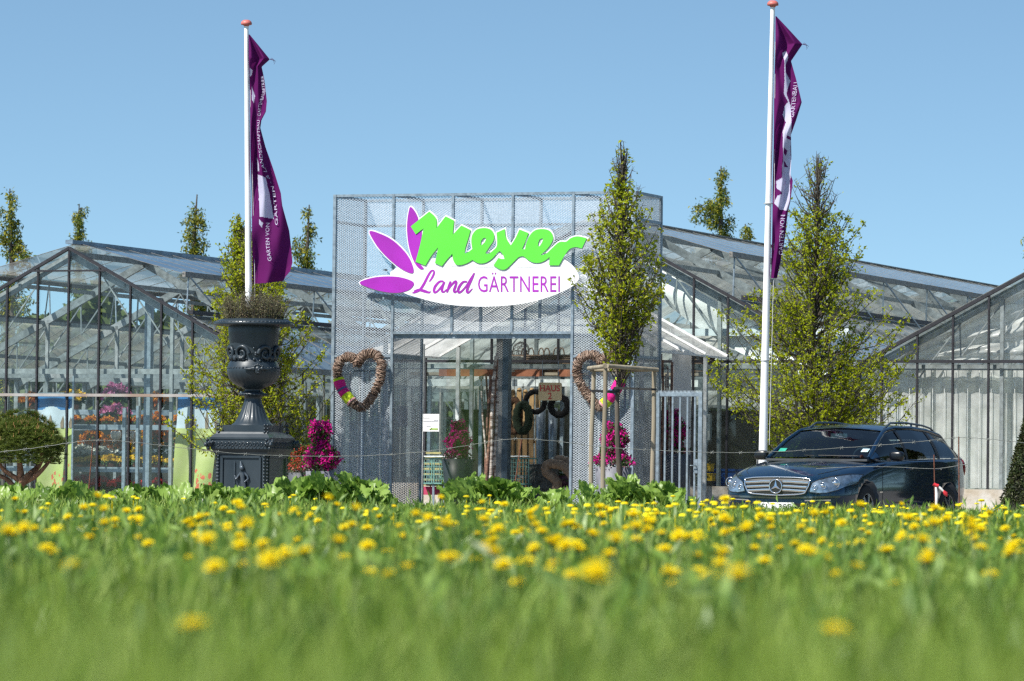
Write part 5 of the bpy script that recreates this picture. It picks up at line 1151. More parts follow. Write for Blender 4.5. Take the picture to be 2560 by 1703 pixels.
PLp = [(rnd.gauss(0, .11), rnd.gauss(0, .1), rnd.uniform(.1, .4)) for _ in range(240)]; V, F_ = leaves(PLp, .06, rs2); npmesh("foliage", V, F_, LEAFG, wf); q = MB(); q.lathe([(0, 0), (.1, 0), (.14, .2), (.0, .2)], 14); q.build("pot", M("dark violet pot", (.05, .012, .03), .5), wf)
ps = bt("plant_stand", "wooden slat stand with a red cushion behind the notice in the doorway", "stand", 1075, 1120, 4.2, z=GZ); q = MB()
for k in range(7): z = .55 + k * .09; q.box(-.17 , .28 - k * .03, .0 + k * .04, .05 + k * .04, z, z + .035)
q.build("slats", M("olive slats", (.33, .30, .13), .7), ps); q = MB(); q.box(-.14, .25, -.06, .0, .40, .54); q.build("cushion", M("raspberry cushion", (.40, .04, .10), .8), ps); q = MB(); q.box(-.17, -.13, 0, .04, 0, .55); q.box(.24, .28, 0, .04, 0, .55); q.build("legs", M("olive slats", (.33, .30, .13)), ps)
# low wall under the centre house glass
# behind the glass right of the gate: tub, crates, statue-like frame, blue box
bl = bt("storage_bin", "blue storage bin behind the glass left of the car", "bin", 1800, 1200, WG + .9, z=GZ + .25); q = MB(); hb = tz(1800, 1178, WG + .9)[1] - GZ - .25; q.box(-.42, .42, 0, .4, 0, hb); q.box(-.44, .44, -.02, .42, hb, hb + .04); q.build("body", M("blue plastic", (.01, .06, .25), .4), bl); q = MB(); q.box(-.12, .12, -.035, -.021, hb * .6, hb * .75); q.build("handle", M("blue plastic", (.01, .06, .25)), bl)
for k, (px, py, lab) in enumerate(((1764, 1192, "lower yellow crate behind the bar gate beside the blue bin"), (1760, 1168, "upper yellow crate behind the bar gate beside the blue bin"))):
    o = bt("yellow_crate", lab, "crate", px, py, WG + .5, "yellow crates behind the gate"); q = MB(); q.box(-.11, .11, 0, .2, -.07, .04); q.box(-.12, .12, -.01, .21, .04, .06); q.build("body", M("yellow plastic", (.62, .38, .02), .5), o); q = MB(); q.box(-.04, .04, -.014, -.001, -.01, .01); q.build("handle", BLACKR, o)
    if k == 0: q = MB(); q.box(-.11, .11, 0, .2, GZ - tz(px, py, WG + .5)[1], -.075); q.build("plinth", BLACKR, o)
stt = bt("grey_shrub", "pale lichen grey potted shrub behind the bar gate", "potted plant", 1738, 1120, WG + .5, z=GZ)
PLp = [(rnd.gauss(0, .09), rnd.gauss(0, .08), .6 + abs(rnd.gauss(0, .45))) for _ in range(900)]; V, F_ = leaves(PLp, .06, rs2); npmesh("foliage", V, F_, leafm("grey green lichen leaves", [(.14, .15, .11), (.25, .25, .2), (.12, .14, .06)], .2), stt); q = MB(); q.lathe([(0, 0), (.13, 0), (.17, .5), (0, .5)], 16); q.build("pot", ANTHR, stt)
wfm = bt("white_picture_frame", "empty pale frame behind the glass right of the gate", "frame", 1755, 1068, WG + .8); q = MB()
for a_, b2 in (((-.12, -.2), (-.12, .2)), ((.12, -.2), (.12, .2)), ((-.14, .2), (.14, .2)), ((-.14, -.2), (.14, -.2))): q.bar((a_[0], 0, a_[1]), (b2[0], 0, b2[1]), .035, .03)
q.build("moulding", M("pale frame", (.4, .38, .36), .7), wfm); q = MB(); q.box(-.1, .1, .02, .03, -.18, .18); q.build("backing", M("dark backing", (.06, .055, .05), .8), wfm)

# ================================================================== WIRE FENCE IN FRONT
RUST = M("rusty rod", (.16, .06, .035), .8, .2, .3, 30, .3)
ZF = 56.5
fence = thing("wire_fence", "thin barbed wire fence on rusty rods in front of the portal and car", "fence", tuple(pt(1283, 1215, ZF) * 1.0), 0); fo = Vector(fence.location)
def FW(x, y): return pt(x, y, ZF) - fo
for xa, ya, xb in ((232, 1108, 220), (1304, 1098, 1282), (2335, 1137, 2337), (2397, 1092, 2398)):
    a = FW(xa, ya); b = FW(xb, 1245); b = a + (b - a) * 1.5; q = MB(); q.tube([b, a], .008, 6); q.build("rod", RUST, fence)
W1 = [(-60, 1135), (0, 1130), (80, 1121), (170, 1108), (232, 1101), (300, 1103), (400, 1113), (520, 1127), (640, 1137), (800, 1141), (950, 1138), (1080, 1127), (1180, 1112), (1240, 1102), (1304, 1097), (1400, 1104), (1500, 1117), (1640, 1126), (1780, 1131), (1900, 1131), (2040, 1124), (2200, 1113), (2330, 1101), (2397, 1094), (2470, 1098), (2560, 1107), (2640, 1112)]
q = MB(); P = [FW(*p) for p in smoothpoly(W1, 5, False)]; q.tube([p + Vector((0, .004 * math.sin(i * 1.7), .003 * math.sin(i * 2.3))) for i, p in enumerate(P)], .0034, 5, False)
for i in range(3, len(P), 3):
    p = P[i]; q.tube([p + Vector((-.02, 0, .018)), p, p + Vector((.02, 0, -.018))], .003, 4); q.tube([p + Vector((-.018, 0, -.018)), p, p + Vector((.018, 0, .018))], .003, 4)
q.build("top_wire", M("grey wire", (.24, .25, .23), .5, .5), fence)
q = MB(); q.tube([FW(*p) for p in smoothpoly([(2040, 1172), (2150, 1167), (2240, 1168), (2335, 1172), (2397, 1164), (2420, 1160)], 5, False)], .004, 5, False); q.build("lower_wire", M("grey wire", (.35, .36, .34)), fence)
tp = thing("barrier_tape", "red and white tape tied to the rusty rod beside the car", "tape", tuple(pt(2338, 1212, ZF - .1)), 0); to = Vector(tp.location)
q = MB(); TPs = [(2336, 1212), (2343, 1216), (2352, 1224), (2362, 1236)]; 
q.tube([pt(x, y, ZF - .1) - to for x, y in [(2334, 1210), (2339, 1213), (2346, 1215)]], .022, 7); q.tube([pt(x, y, ZF - .1) - to for x, y in [(2358, 1227), (2364, 1234), (2368, 1241)]], [.012, .03, .008], 7); q.build("red_part", M("red tape", (.65, .03, .04), .5), tp)
q = MB(); q.tube([pt(x, y, ZF - .1) - to for x, y in [(2345, 1215), (2352, 1222), (2359, 1229)]], [.012, .018, .012], 7); q.tube([pt(x, y, ZF - .1) - to for x, y in [(2340, 1218), (2342, 1235), (2341, 1262)]], [.014, .022, .016], 7); q.build("white_part", M("white tape", (.75, .73, .7), .5), tp)

# ================================================================== TREELINE FAR BEHIND THE GREENHOUSES
rt = np.random.RandomState(77); n = 52000; x = rt.uniform(-22, 22, n); d_ = rt.rand(n); top = 3.4 + .7 * (x < -1) + .7 * np.sin(x * .5) + .4 * np.sin(x * 1.7 + 1) + .3 * np.sin(x * 4.1)
P = np.stack([x, 112 + 3 * rt.rand(n), GZ + top * np.sqrt(rt.rand(n))], 1); V, F_ = leaves(P, .42, rt, aspect=.7)
tag(npmesh("far_hedge_foliage", V, F_, leafm("far hedge leaves", [(.03, .055, .015), (.07, .11, .03), (.11, .15, .04), (.05, .08, .03)], .2)), kind="stuff")
# unseen tree row added beyond the yard's right side to darken the car's flank reflection
n = 16000; y = rt.uniform(62, 130, n); P = np.stack([27 + 3 * rt.rand(n) + (y - 62) * .12, y, GZ + (6.5 + 1.5 * np.sin(y * .5)) * np.sqrt(rt.rand(n))], 1); V, F_ = leaves(P, .55, rt, aspect=.7)
tag(npmesh("added_reflection_foliage", V, F_, leafm("far hedge leaves", [(.03, .055, .015)])), kind="stuff")

# ================================================================== CAR
PAINT = M("blue black paint with sky tint", (.002, .013, .034), .12, .0, .05, 3, spec=.5, coat=.55)
_p = [n for n in PAINT.node_tree.nodes if n.type == "BSDF_PRINCIPLED"][0]; _p.inputs["Specular Tint"].default_value = (.12, .45, .9, 1)  # blue in base and specular tint also stands in for the sky's reflection
CHROME = M("chrome", (.75, .76, .78), .10, 1.0, .03, 3)
CGLASS = glassm("tinted car glass", (.30, .40, .42), .02, (.1, .1, .1), .28, 2, .01)
CGLASSD = glassm("dark privacy glass", (.05, .06, .07), .02, (.02, .02, .02), .30, 2, .01)
CBLACK = M("black car trim", (.01, .01, .011), .5, 0, .1, 20)
LAMP = glassm("headlamp cover", (.85, .9, .93), .03, (.5, .5, .5), .35, 2, .01)
TYRE = M("tyre rubber", (.014, .014, .014), .8, 0, .2, 30, .3)
RIM = M("alloy rim", (.35, .36, .38), .3, .8, .1, 9)
cp_ = pt(1946, 1215, 58.9); TH = R(28)
cdir = Vector((-math.sin(TH), -math.cos(TH), 0)); cpos = Vector((cp_.x, cp_.y, GZ)) - cdir * 2.26
car = thing("estate_car", "black blue estate car with chrome grille parked before the right greenhouse", "car", tuple(cpos), math.atan2(cdir.y, cdir.x))
ST = [ # x,  zb,  ysill, zmid, ymid, zsh, ysh, ztop, ytop, zc
 (2.315, .34, .40, .50, .44, .62, .42, .690, .30, .70), (2.27, .27, .62, .50, .68, .64, .62, .725, .44, .745), (2.14, .22, .76, .50, .80, .67, .76, .765, .56, .80), (1.92, .20, .83, .51, .862, .72, .835, .825, .63, .862),
 (1.6, .20, .85, .53, .882, .79, .868, .88, .68, .915), (1.2, .20, .85, .55, .885, .86, .877, .925, .72, .955), (.95, .20, .85, .56, .885, .885, .880, .95, .75, .978), (.6, .20, .85, .57, .885, .905, .880, .965, .80, .985),
 (0, .20, .85, .57, .885, .925, .880, .975, .82, .99), (-.7, .20, .85, .57, .885, .95, .878, .992, .82, 1.0), (-1.3, .20, .85, .58, .885, .965, .87, 1.005, .81, 1.01), (-1.8, .22, .84, .60, .873, .975, .85, 1.015, .79, 1.02),
 (-2.12, .26, .78, .62, .83, .97, .80, 1.01, .74, 1.02), (-2.27, .32, .66, .64, .74, .95, .72, .99, .66, 1.0), (-2.31, .40, .5, .64, .6, .9, .6, .95, .5, .96)]
def section(s):
    x, zb, ys, zm, ym, zs, yh, zt, yt, zc_ = s
    h = [(0, zb), (ys * .8, zb), (ys, zb + .06), (ym, zm - .1), (ym, zm + .1), (yh, zs), ((yh + yt) / 2 + .02, (zs + zt) / 2 + .015), (yt, zt), (yt * .5, zt + (zc_ - zt) * .75), (0, zc_)]
    return [(x, y, z) for y, z in h] + [(x, -y, z) for y, z in h[-2:0:-1]]
q = MB(); vs = []; fs = []; nsc = 18
for s in ST: vs += section(s)
for i in range(len(ST) - 1):
    for k in range(nsc): k2 = (k + 1) % nsc; fs.append((i * nsc + k, i * nsc + k2, (i + 1) * nsc + k2, (i + 1) * nsc + k))
fs.append(tuple(range(nsc))[::-1]); fs.append(tuple(range((len(ST) - 1) * nsc, len(ST) * nsc)))
q.add(vs, fs, True)
# shell -> subdivide -> cut the wheel arches, all through modifiers evaluated once
body = q.build("body", PAINT, None, 2)
cut = MB(); WX = (1.36, -1.40); RW = .325
for x in WX:
    for s_ in (-1, 1): cut.tube([(x, s_ * .62, RW), (x, s_ * 1.1, RW)], .365, 32)
cuto = cut.build("cutter", CBLACK); bm_ = body.modifiers.new("b", 'BOOLEAN'); bm_.object = cuto; bm_.operation = 'DIFFERENCE'; bm_.solver = 'EXACT'
bpy.context.view_layer.update(); me = bpy.data.meshes.new_from_object(body.evaluated_get(bpy.context.evaluated_depsgraph_get()))
body.modifiers.clear(); old = body.data; body.data = me; bpy.data.meshes.remove(old); bpy.data.objects.remove(cuto); body.parent = car; me.name = "body"
for p in me.polygons: p.use_smooth = True
bvh = BVHTree.FromPolygons([v.co.copy() for v in me.vertices], [tuple(p.vertices) for p in me.polygons])
def onbody(y, z, o=.004, frm='front'):
    if frm == 'front': h = bvh.ray_cast(Vector((4, y, z)), Vector((-1, 0, 0)))
    elif frm == 'side': h = bvh.ray_cast(Vector((y, 3, z)), Vector((0, -1, 0)))
    elif frm == 'right': h = bvh.ray_cast(Vector((y, -3, z)), Vector((0, 1, 0)))
    else: h = bvh.ray_cast(Vector((y, z, 3)), Vector((0, 0, -1)))
    if h[0] is None: return None
    n = h[1]; ref = {'front': Vector((1, 0, 0)), 'side': Vector((0, 1, 0)), 'right': Vector((0, -1, 0))}.get(frm, Vector((0, 0, 1)))
    if n.dot(ref) < 0: n = -n
    return h[0] + n * o
def patch(q, top, bot, o, frm='front', nu=16, nv=6):
    def along(P, u):
        f = u * (len(P) - 1); i = min(int(f), len(P) - 2); f -= i; return (P[i][0] + f * (P[i + 1][0] - P[i][0]), P[i][1] + f * (P[i + 1][1] - P[i][1]))
    last = [Vector((2.2, 0, .6))]
    def fn(u, v):
        a = along(top, u); b = along(bot, u); p = onbody(a[0] + (b[0] - a[0]) * v, a[1] + (b[1] - a[1]) * v, o, frm)
        if p is None: p = last[0]
        last[0] = p; return p
    q.grid(fn, nu, nv)
# front: grille with two broad bars and the star
q = MB(); GTOP = [(-.46, .700), (-.3, .716), (0, .722), (.3, .716), (.46, .700)]; GBOT = [(-.40, .53), (-.3, .512), (0, .500), (.3, .512), (.40, .53)]
patch(q, GTOP, GBOT, .006); gr = q.build("grille", CBLACK, car)
q = MB()
def rim(P, r, o=.016, frm='front'):
    pts = [onbody(a, b, o, frm) for a, b in smoothpoly(P, 4, False)]; q.tube([p for p in pts if p is not None], r, 8)
rim(GTOP, .012); rim(GBOT, .010); rim([(.46, .700), (.45, .62), (.40, .53)], .010); rim([(-.46, .700), (-.45, .62), (-.40, .53)], .010)
for z, hw0 in ((.665, .445), (.61, .43), (.56, .41)):
    for s_ in (-1, 1):
        P = [onbody(s_ * (.09 + (hw0 - .09) * k / 8), z + .006 * math.cos(k / 8 * 3), .018) for k in range(9)]; b0 = len(q.v)
        for p in P: q.v += [tuple(p + Vector((.004, 0, .015))), tuple(p + Vector((0.008, 0, 0))), tuple(p + Vector((.0, 0, -.015)))]
        for k in range(8):
            for j in range(2): q.f.append([b0 + k * 3 + j, b0 + k * 3 + j + 1, b0 + (k + 1) * 3 + j + 1, b0 + (k + 1) * 3 + j]); q.mi.append(0); q.sm.append(True)
q.build("chrome_bars", CHROME, gr)
q = MB(); sc_ = onbody(0, .612, .03); c = Vector((sc_.x + .004, 0, .612)); q.tube([c + Vector((0, .088 * math.cos(a), .088 * math.sin(a))) for a in [i * 2 * math.pi / 32 for i in range(33)]], .009, 8, False)
for k in range(3):
    a = math.pi / 2 + k * 2 * math.pi / 3; q.add([c + Vector((.012, 0, 0)), c + Vector((.004, .020 * math.cos(a + 1.05), .020 * math.sin(a + 1.05))), c + Vector((.004, .085 * math.cos(a), .085 * math.sin(a))), c + Vector((.004, .020 * math.cos(a - 1.05), .020 * math.sin(a - 1.05)))], [(0, 1, 2), (0, 2, 3)])
q.build("star_emblem", CHROME, gr); q = MB(); q.tube([c + Vector((-.02, 0, 0)), c + Vector((-.004, 0, 0))], .085, 28); q.build("emblem_disc", CBLACK, gr)
# headlamps
for s_, nm in ((1, "headlight"), (-1, "headlight")):
    T = [(s_ * .49, .665), (s_ * .60, .712), (s_ * .72, .752), (s_ * .80, .775), (s_ * .862, .775)]; Bt = [(s_ * .455, .545), (s_ * .56, .530), (s_ * .68, .535), (s_ * .78, .57), (s_ * .868, .66)]
    q = MB(); patch(q, T, Bt, .012, nu=20); hl = q.build(nm, LAMP, car)
    q = MB(); patch(q, T, Bt, .004, nu=20); q.build("reflector", M("headlamp inner", (.42, .47, .52), .22, .8, .35, 18), hl)
    q = MB()
    for y, z, r_ in ((.745, .66, .062), (.625, .625, .046), (.53, .60, .03)):
        p = onbody(s_ * y, z, .007)
        if p: q.tube([p + Vector((0, r_ * math.cos(a), r_ * math.sin(a))) for a in [i * 2 * math.pi / 18 for i in range(19)]], .006, 6, False); q.ball(p - Vector((.02, 0, 0)), r_ * .72, 12, 8)
    q.build("lamp_ring", CHROME, hl)
    q = MB(); pts = [onbody(a, b, .014) for a, b in T + Bt[::-1] + [T[0]]]; q.tube([p for p in pts if p], .005, 5); q.build("lamp_edge", CBLACK, hl)
q = MB(); patch(q, [(-.80, .50), (-.5, .487), (0, .475), (.5, .487), (.80, .50)], [(-.80, .47), (-.5, .462), (0, .452), (.5, .462), (.80, .47)], .008, nu=24, nv=2); q.build("bumper_crease", M("glossy black strip", (.02, .024, .03), .08, 0, .05, 3, spec=1, coat=1), car)
q = MB(); patch(q, [(-.75, .40), (0, .39), (.75, .40)], [(-.68, .30), (0, .285), (.68, .30)], .005, nu=20); q.build("lower_intake", CBLACK, car)
q = MB(); patch(q, [(.40, .44), (.72, .45)], [(.40, .425), (.72, .435)], .012, nu=8, nv=1); patch(q, [(-.72, .45), (-.40, .44)], [(-.72, .435), (-.40, .425)], .012, nu=8, nv=1); q.build("chrome_strip", CHROME, car)
px_ = onbody(0, .42, 0).x + .03; q = MB(); q.box(px_ - .012, px_, -.26, .26,   .295, .405); pl = q.build("number_plate", M("plate white", (.72, .73, .72), .4, 0, .02), car)
vs_, fs_, _ = text_geo("SL · 355", spacing=1.05); q = MB(); q.add([(px_ + .003, -.20 + .42 * (v[0]), .315 + .07 * v[1]) for v in vs_], fs_); q.build("plate_lettering", CBLACK, pl)
q = MB(); q.box(px_ + .001, px_ + .002, -.259, -.225, .296, .404); q.build("plate_band", M("plate blue", (.01, .05, .35), .4), pl)
# hood emblem
pE = onbody(2.02, 0, .004, 'top') ; q = MB(); c = pE + Vector((0, 0, .035)); q.tube([c + Vector((0, .028 * math.cos(a), .03 * math.sin(a))) for a in [i * 2 * math.pi / 16 for i in range(17)]], .004, 5, False); q.tube([pE, c - Vector((0, 0, .03))], .006, 5); q.build("hood_star", CHROME, car)
# bonnet shut lines and character lines
q = MB()
for s_ in (-1, 1):
    P = [onbody(x, s_ * y, .0015, 'top') for x, y in smoothpoly([(2.12, .50), (1.9, .62), (1.5, .715), (1.15, .755), (.98, .78)], 5, False)]; q.tube([p for p in P if p], .004, 4)
for x, z0, z1 in ((.86, .3, .92), (-.32, .26, .95), (-1.22, .62, .97)):
    for frm in ('side', 'right'):
        P = [onbody(x + .03 * math.sin((z - .3) * 4), z, .001, frm) for z in [z0 + (z1 - z0) * k / 12 for k in range(13)]]; q.tube([p for p in P if p], .0035, 4)
q.build("shut_lines", CBLACK, car)
# cabin: glass hull
CB = [(1.02, .765, .975, .73, .982, .986), (.80, .79, .965, .70, 1.10, 1.115), (.55, .80, .965, .66, 1.235, 1.262), (.25, .82, .975, .61, 1.362, 1.402), (-.1, .825, .985, .595, 1.408, 1.447), (-.7, .83, 1.0, .588, 1.418, 1.462), (-1.3, .82, 1.01, .575, 1.392, 1.437), (-1.8, .80, 1.02, .555, 1.335, 1.372), (-2.02, .77, 1.02, .56, 1.215, 1.24), (-2.2, .735, 1.02, .62, 1.045, 1.055)]
def cab(x, part, f=0.0, o=0.0):
    row = [interp([(c[0], c[k]) for c in CB[::-1]], x) for k in range(1, 6)]; yb, zb, yt, zt, zc_ = row
    if part == 'side':       # f 0 belt .. 1 roof edge, gently bowed
        y = yb + (yt - yb) * f + .035 * math.sin(math.pi * f); z = zb + (zt - zb) * f; return Vector((x, y + o, z + o * .35))
    y = yt * (1 - f); return Vector((x, y, zt + (zc_ - zt) * (1 - (1 - f) ** 2) + o))   # top: f 0 edge .. 1 centre
xs = [1.02 - (1.02 + 2.2) * k / 60 for k in range(61)]
def strip(q, x0, x1, part, f0, f1, o, n=20, m_=4, both=True, xsh=0.0):
    for s_ in ((1, -1) if both else (1,)):
        def fn(u, v):
            f = f0 + (f1 - f0) * v; p = cab(x0 + (x1 - x0) * u + xsh * (f - f0), part, f, o); return (p.x, p.y * s_, p.z)
        q.grid(fn, n, m_)
def strip1(q, x0, x1, part, f0, f1, o, n, m_, s_):
    def fn(u, v):
        p = cab(x0 + (x1 - x0) * u, part, f0 + (f1 - f0) * v, o); return (p.x, p.y * s_, p.z)
    q.grid(fn, n, m_)
q = MB(); strip(q, .98, .24, 'top', .0, 1.0, .0, 14, 8); ws = q.build("windscreen", CGLASS, car)
q = MB(); [(q.v.clear(), q.f.clear(), q.mi.clear(), q.sm.clear(), strip1(q, -.02, .78, 'side', .02, .97, .0, 12, 6, s_), q.build("front_window", CGLASS, car)) for s_ in (1, -1)]
for a_, b2 in ((-.10, -1.12), (-1.2, -2.0)):
    for s_ in (1, -1): q = MB(); strip1(q, a_, b2, 'side', .02, .97, .0, 14, 6, s_); q.build("rear_window", CGLASSD, car)
q = MB(); strip(q, -1.98, -2.2, 'top', 0, 1, 0, 4, 6); q.build("tailgate_glass", CGLASSD, car)
q = MB(); strip(q, .27, -1.97, 'top', -.02, 1.0, .012, 40, 8); rf = q.build("roof", PAINT, car)
q = MB()
def edge(s_, x0, x1, r0, o, n=40, f=1.0):
    q.tube([(lambda p: (p.x, (p.y) * s_, p.z + o))(cab(x0 + (x1 - x0) * k / n, 'side', f)) for k in range(n + 1)], r0, 8)
for s_ in (1, -1): edge(s_, 1.0, -2.15, .030, .0)
strip(q, -1.98, -2.2, 'side', .0, 1.0, .006, 6, 6); strip(q, 1.0, .80, 'side', 0, 1, .004, 6, 5)
q.build("roof_frame", PAINT, car)
q = MB(); strip(q, -.02, -.10, 'side', 0, 1, .006, 3, 6, xsh=-.04); strip(q, -1.10, -1.2, 'side', 0, 1, .006, 3, 6, xsh=-.03); q.build("window_pillars", CBLACK, car)
q = MB()
for s_ in (1, -1): q.tube([(lambda p: (p.x, p.y * s_ + s_ * .008, p.z - .004))(cab(x, 'side', 0)) for x in xs if -2.1 < x < .95], .007, 6); edge(s_, .9, -2.0, .0075, -.012, 40, .93)
q.build("window_trim", M("satin chrome trim", (.35, .38, .42), .25, .9, .05), car)
q = MB()
for s_ in (1, -1):
    P = [(lambda p: Vector((p.x, (p.y - .05) * s_, p.z + .06 * min(1, min(k, 24 - k) / 3.0) + .012)))(cab(.1 - 1.95 * k / 24, 'side', 1)) for k in range(25)]; q.tube(P, .014, 8)
    for k in (1, 12, 23): q.bar(P[k], P[k] - Vector((0, 0, .06)), .03, .02)
q.build("roof_rails", M("satin rail", (.10, .13, .16), .25, .7, .05), car)
q = MB(); q.box(.72, 1.06, -.73, .73, .955, .985); q.box(.30, .72, -.73, .73, .93, .96); q.build("dashboard", M("dark dashboard", (.05, .055, .06), .7), car)
q = MB(); cst = Vector((.30, .38, .96)); q.tube([cst + Vector((.07 * math.sin(a), .18 * math.cos(a), .18 * math.sin(a))) for a in [i * 2 * math.pi / 24 for i in range(25)]], .014, 7, False); q.tube([cst + Vector((.0, -.16, 0)), cst + Vector((0, .16, 0))], .018, 6); q.build("steering_wheel", M("grey wheel leather", (.12, .13, .14), .5), car)
for y in (.38, -.38):
    q = MB(); q.ball((-.15, y, .95), .25, 12, 9, .35, 1, 1.5); q.build("seat", M("dark seat", (.03, .032, .034), .8), car)
    q = MB(); q.ball((-.2, y, 1.27), .12, 12, 8, .45, 1, .8); q.build("headrest", M("dark seat", (.03, .032, .034)), car)
q = MB(); q.box(-.95, -.75, -.6, .6, .55, 1.15); q.build("rear_seat", M("dark seat", (.03, .032, .034)), car)
q = MB(); q.box(.30, .33, -.12, .12, 1.27, 1.33); q.build("inner_mirror", M("mirror grey", (.3, .36, .38), .3, .3), car)
q = MB(); q.box(.80, .86, -.4, .4, .962, .964)
for y0, y1 in ((-.02, .66), (-.68, -.06)): q.tube([cab(.98, 'top', 1, .02) + Vector((0, y0 * .3, 0)), Vector((.93, y1 * .9, 1.025))], .008, 5)
q.build("wipers", CBLACK, car)
for y, nm, cc in ((-.60, "windscreen_sticker", (.03, .32, .22)), (.60, "windscreen_sticker", (.45, .62, .68))):
    p = cab(.80, 'top', 1 - abs(y) / .70, .008); q = MB(); q.add([(.86, y - .05, cab(.86, 'top', 1 - abs(y) / .71, .01).z), (.86, y + .05, cab(.86, 'top', 1 - abs(y) / .71, .01).z), (.78, y + .05, cab(.78, 'top', 1 - abs(y) / .7, .01).z), (.78, y - .05, cab(.78, 'top', 1 - abs(y) / .7, .01).z)], [(0, 1, 2, 3)]); q.build(nm, M(nm + str(cc[0]), cc, .5), car)
for s_ in (1, -1):
    q = MB(); sup = lambda c_: math.copysign(abs(c_) ** .6, c_)
    q.add([(.66 + .06 * sup(math.sin(th_) * math.cos(a_)), s_ * .985 + .10 * sup(math.sin(th_) * math.sin(a_)), 1.03 + .065 * sup(math.cos(th_))) for th_ in [i * math.pi / 10 for i in range(11)] for a_ in [k * math.pi / 9 for k in range(18)]],
          [(i * 18 + k, i * 18 + (k + 1) % 18, (i + 1) * 18 + (k + 1) % 18, (i + 1) * 18 + k) for i in range(10) for k in range(18)], True); mi = q.build("wing_mirror", M("black mirror shell", (.004, .005, .008), .3, 0, .05), car); q = MB(); q.bar((.66, s_ * .86, .98), (.66, s_ * .95, 1.0), .08, .035); q.build("mirror_arm", CBLACK, mi)
    for x in (.02, -.98):
        frm = 'side' if s_ > 0 else 'right'; p = onbody(x, .865, .02, frm)
        if p: q = MB(); q.tube([p + Vector((-.10, -s_ * .015, 0)), p + Vector((-.07, s_ * .01, .004)), p + Vector((.07, s_ * .01, .004)), p + Vector((.10, -s_ * .015, 0))], .013, 7); q.build("door_handle", PAINT, car)
for x in WX:
    for s_ in (1, -1):
        q = MB(); prof = [(.20, .0), (.30, .005), (.318, .03), (.322, .06), (.322, .15), (.318, .18), (.30, .205), (.2, .21)]
        vs2 = []; n = 40
        for r_, d in prof:
            for k in range(n): a = 2 * math.pi * k / n; vs2.append((x + r_ * math.cos(a), s_ * (.875 - d), RW + r_ * math.sin(a)))
        q.add(vs2, [(i * n + k, i * n + (k + 1) % n, (i + 1) * n + (k + 1) % n, (i + 1) * n + k) for i in range(len(prof) - 1) for k in range(n)], True); wh = q.build("wheel", TYRE, car)
        q = MB()
        for k in range(7):
            a = 2 * math.pi * k / 7; q.bar((x + .04 * math.cos(a), s_ * .868, RW + .04 * math.sin(a)), (x + .2 * math.cos(a), s_ * .862, RW + .2 * math.sin(a)), .045, .03, (0, 1, 0))
        q.tube([(x, s_ * .84, RW), (x, s_ * .875, RW)], .06, 14); q.tube([(x + .205 * math.cos(a), s_ * .862, RW + .205 * math.sin(a)) for a in [i * math.pi / 16 for i in range(33)]], .014, 6, False); q.build("rim", RIM, wh)
        q = MB(); q.tube([(x, s_ * .70, RW), (x, s_ * .72, RW)], .20, 20); q.build("brake_disc", CBLACK, wh)
    q = MB()
    for s_ in (1, -1): q.tube([(x, s_ * .60, RW), (x, s_ * .66, RW)], .36, 24)
    q.build("arch_liner", CBLACK, car)
q = MB(); patch(q, [(1.0, .56), (.90, .56)], [(1.0, .54), (.90, .545)], .006, 'side', 4, 1); q.build("side_repeater", CHROME, car)
for s_ in (1, -1): q = MB(); q.ball((-2.17, s_ * .72, .88), .12, 12, 9, .8, .7, 1.25); q.build("tail_light", M("red tail lamp", (.3, .01, .012), .15, 0, .05, coat=1), car)

# ================================================================== LEAFY CLUMPS ALONG THE MEADOW EDGE
rl = random.Random(17)
DOCK = leafm("broad leaf green", [(.10, .19, .03), (.20, .33, .05), (.30, .45, .09), (.40, .54, .17)], .45, .38, .5)
def clump(label, px, ytop, wpx, Z, nleaf, seed, group):
    r = random.Random(seed); b = pt(px, 1250, Z); b.z = mz(b.x, b.y) - .01; s = s_at(Z); H = pt(px, ytop, Z).z - b.z
    t = thing("broadleaf_plant", label, "leafy plant", tuple(b), 0, group); q = MB(); qs = MB()
    for k in range(int(nleaf * 1.3)):
        a = r.uniform(0, 6.283); x0 = r.uniform(-1, 1) * wpx / 2 / s; y0 = r.uniform(-.25, .25); L = r.uniform(.17, .33); W = L * r.uniform(.30, .42); f = 1 - .35 * abs(x0) / (wpx / 2 / s)
        h0 = max(.06, (H - L * .40) * f * r.uniform(.5, 1.0)); lean = r.uniform(.25, 1.1); d = Vector((math.cos(a), math.sin(a) * .8, 0)); base = Vector((x0, y0, h0)); sdv = Vector((-d.y, d.x, 0)).normalized(); ph = r.uniform(0, 6)
        qs.tube([(x0 - d.x * .06, y0 - d.y * .06, 0), tuple(base)], [.007, .005], 5, False)
        def fn(u, v):
            ang = 1.35 - lean * v; cpos_ = base + (d * (v * L * math.cos(1.2 - lean * .5 * v)) + Vector((0, 0, 1)) * (L * (math.sin(1.2) * v - lean * .35 * v * v)))
            wv = W * math.sin(math.pi * min(1, v * .92 + .06)) ** .65 * (1 + .16 * math.sin(v * 21 + ph)); uu = (u - .5) * 2
            return cpos_ + sdv * (uu * wv) + Vector((0, 0, 1)) * (abs(uu) * W * .32 + .018 * math.sin(v * 17 + uu * 4 + ph)) + d * (.012 * math.sin(uu * 6 + ph))
        q.grid(fn, 6, 9)
    qs.build("stalks", leafm("pale stalk", [(.22, .30, .10), (.3, .36, .16)], .2), t); q.build("leaves", DOCK, t); return t
CG = "broad leaved plants along the meadow edge"
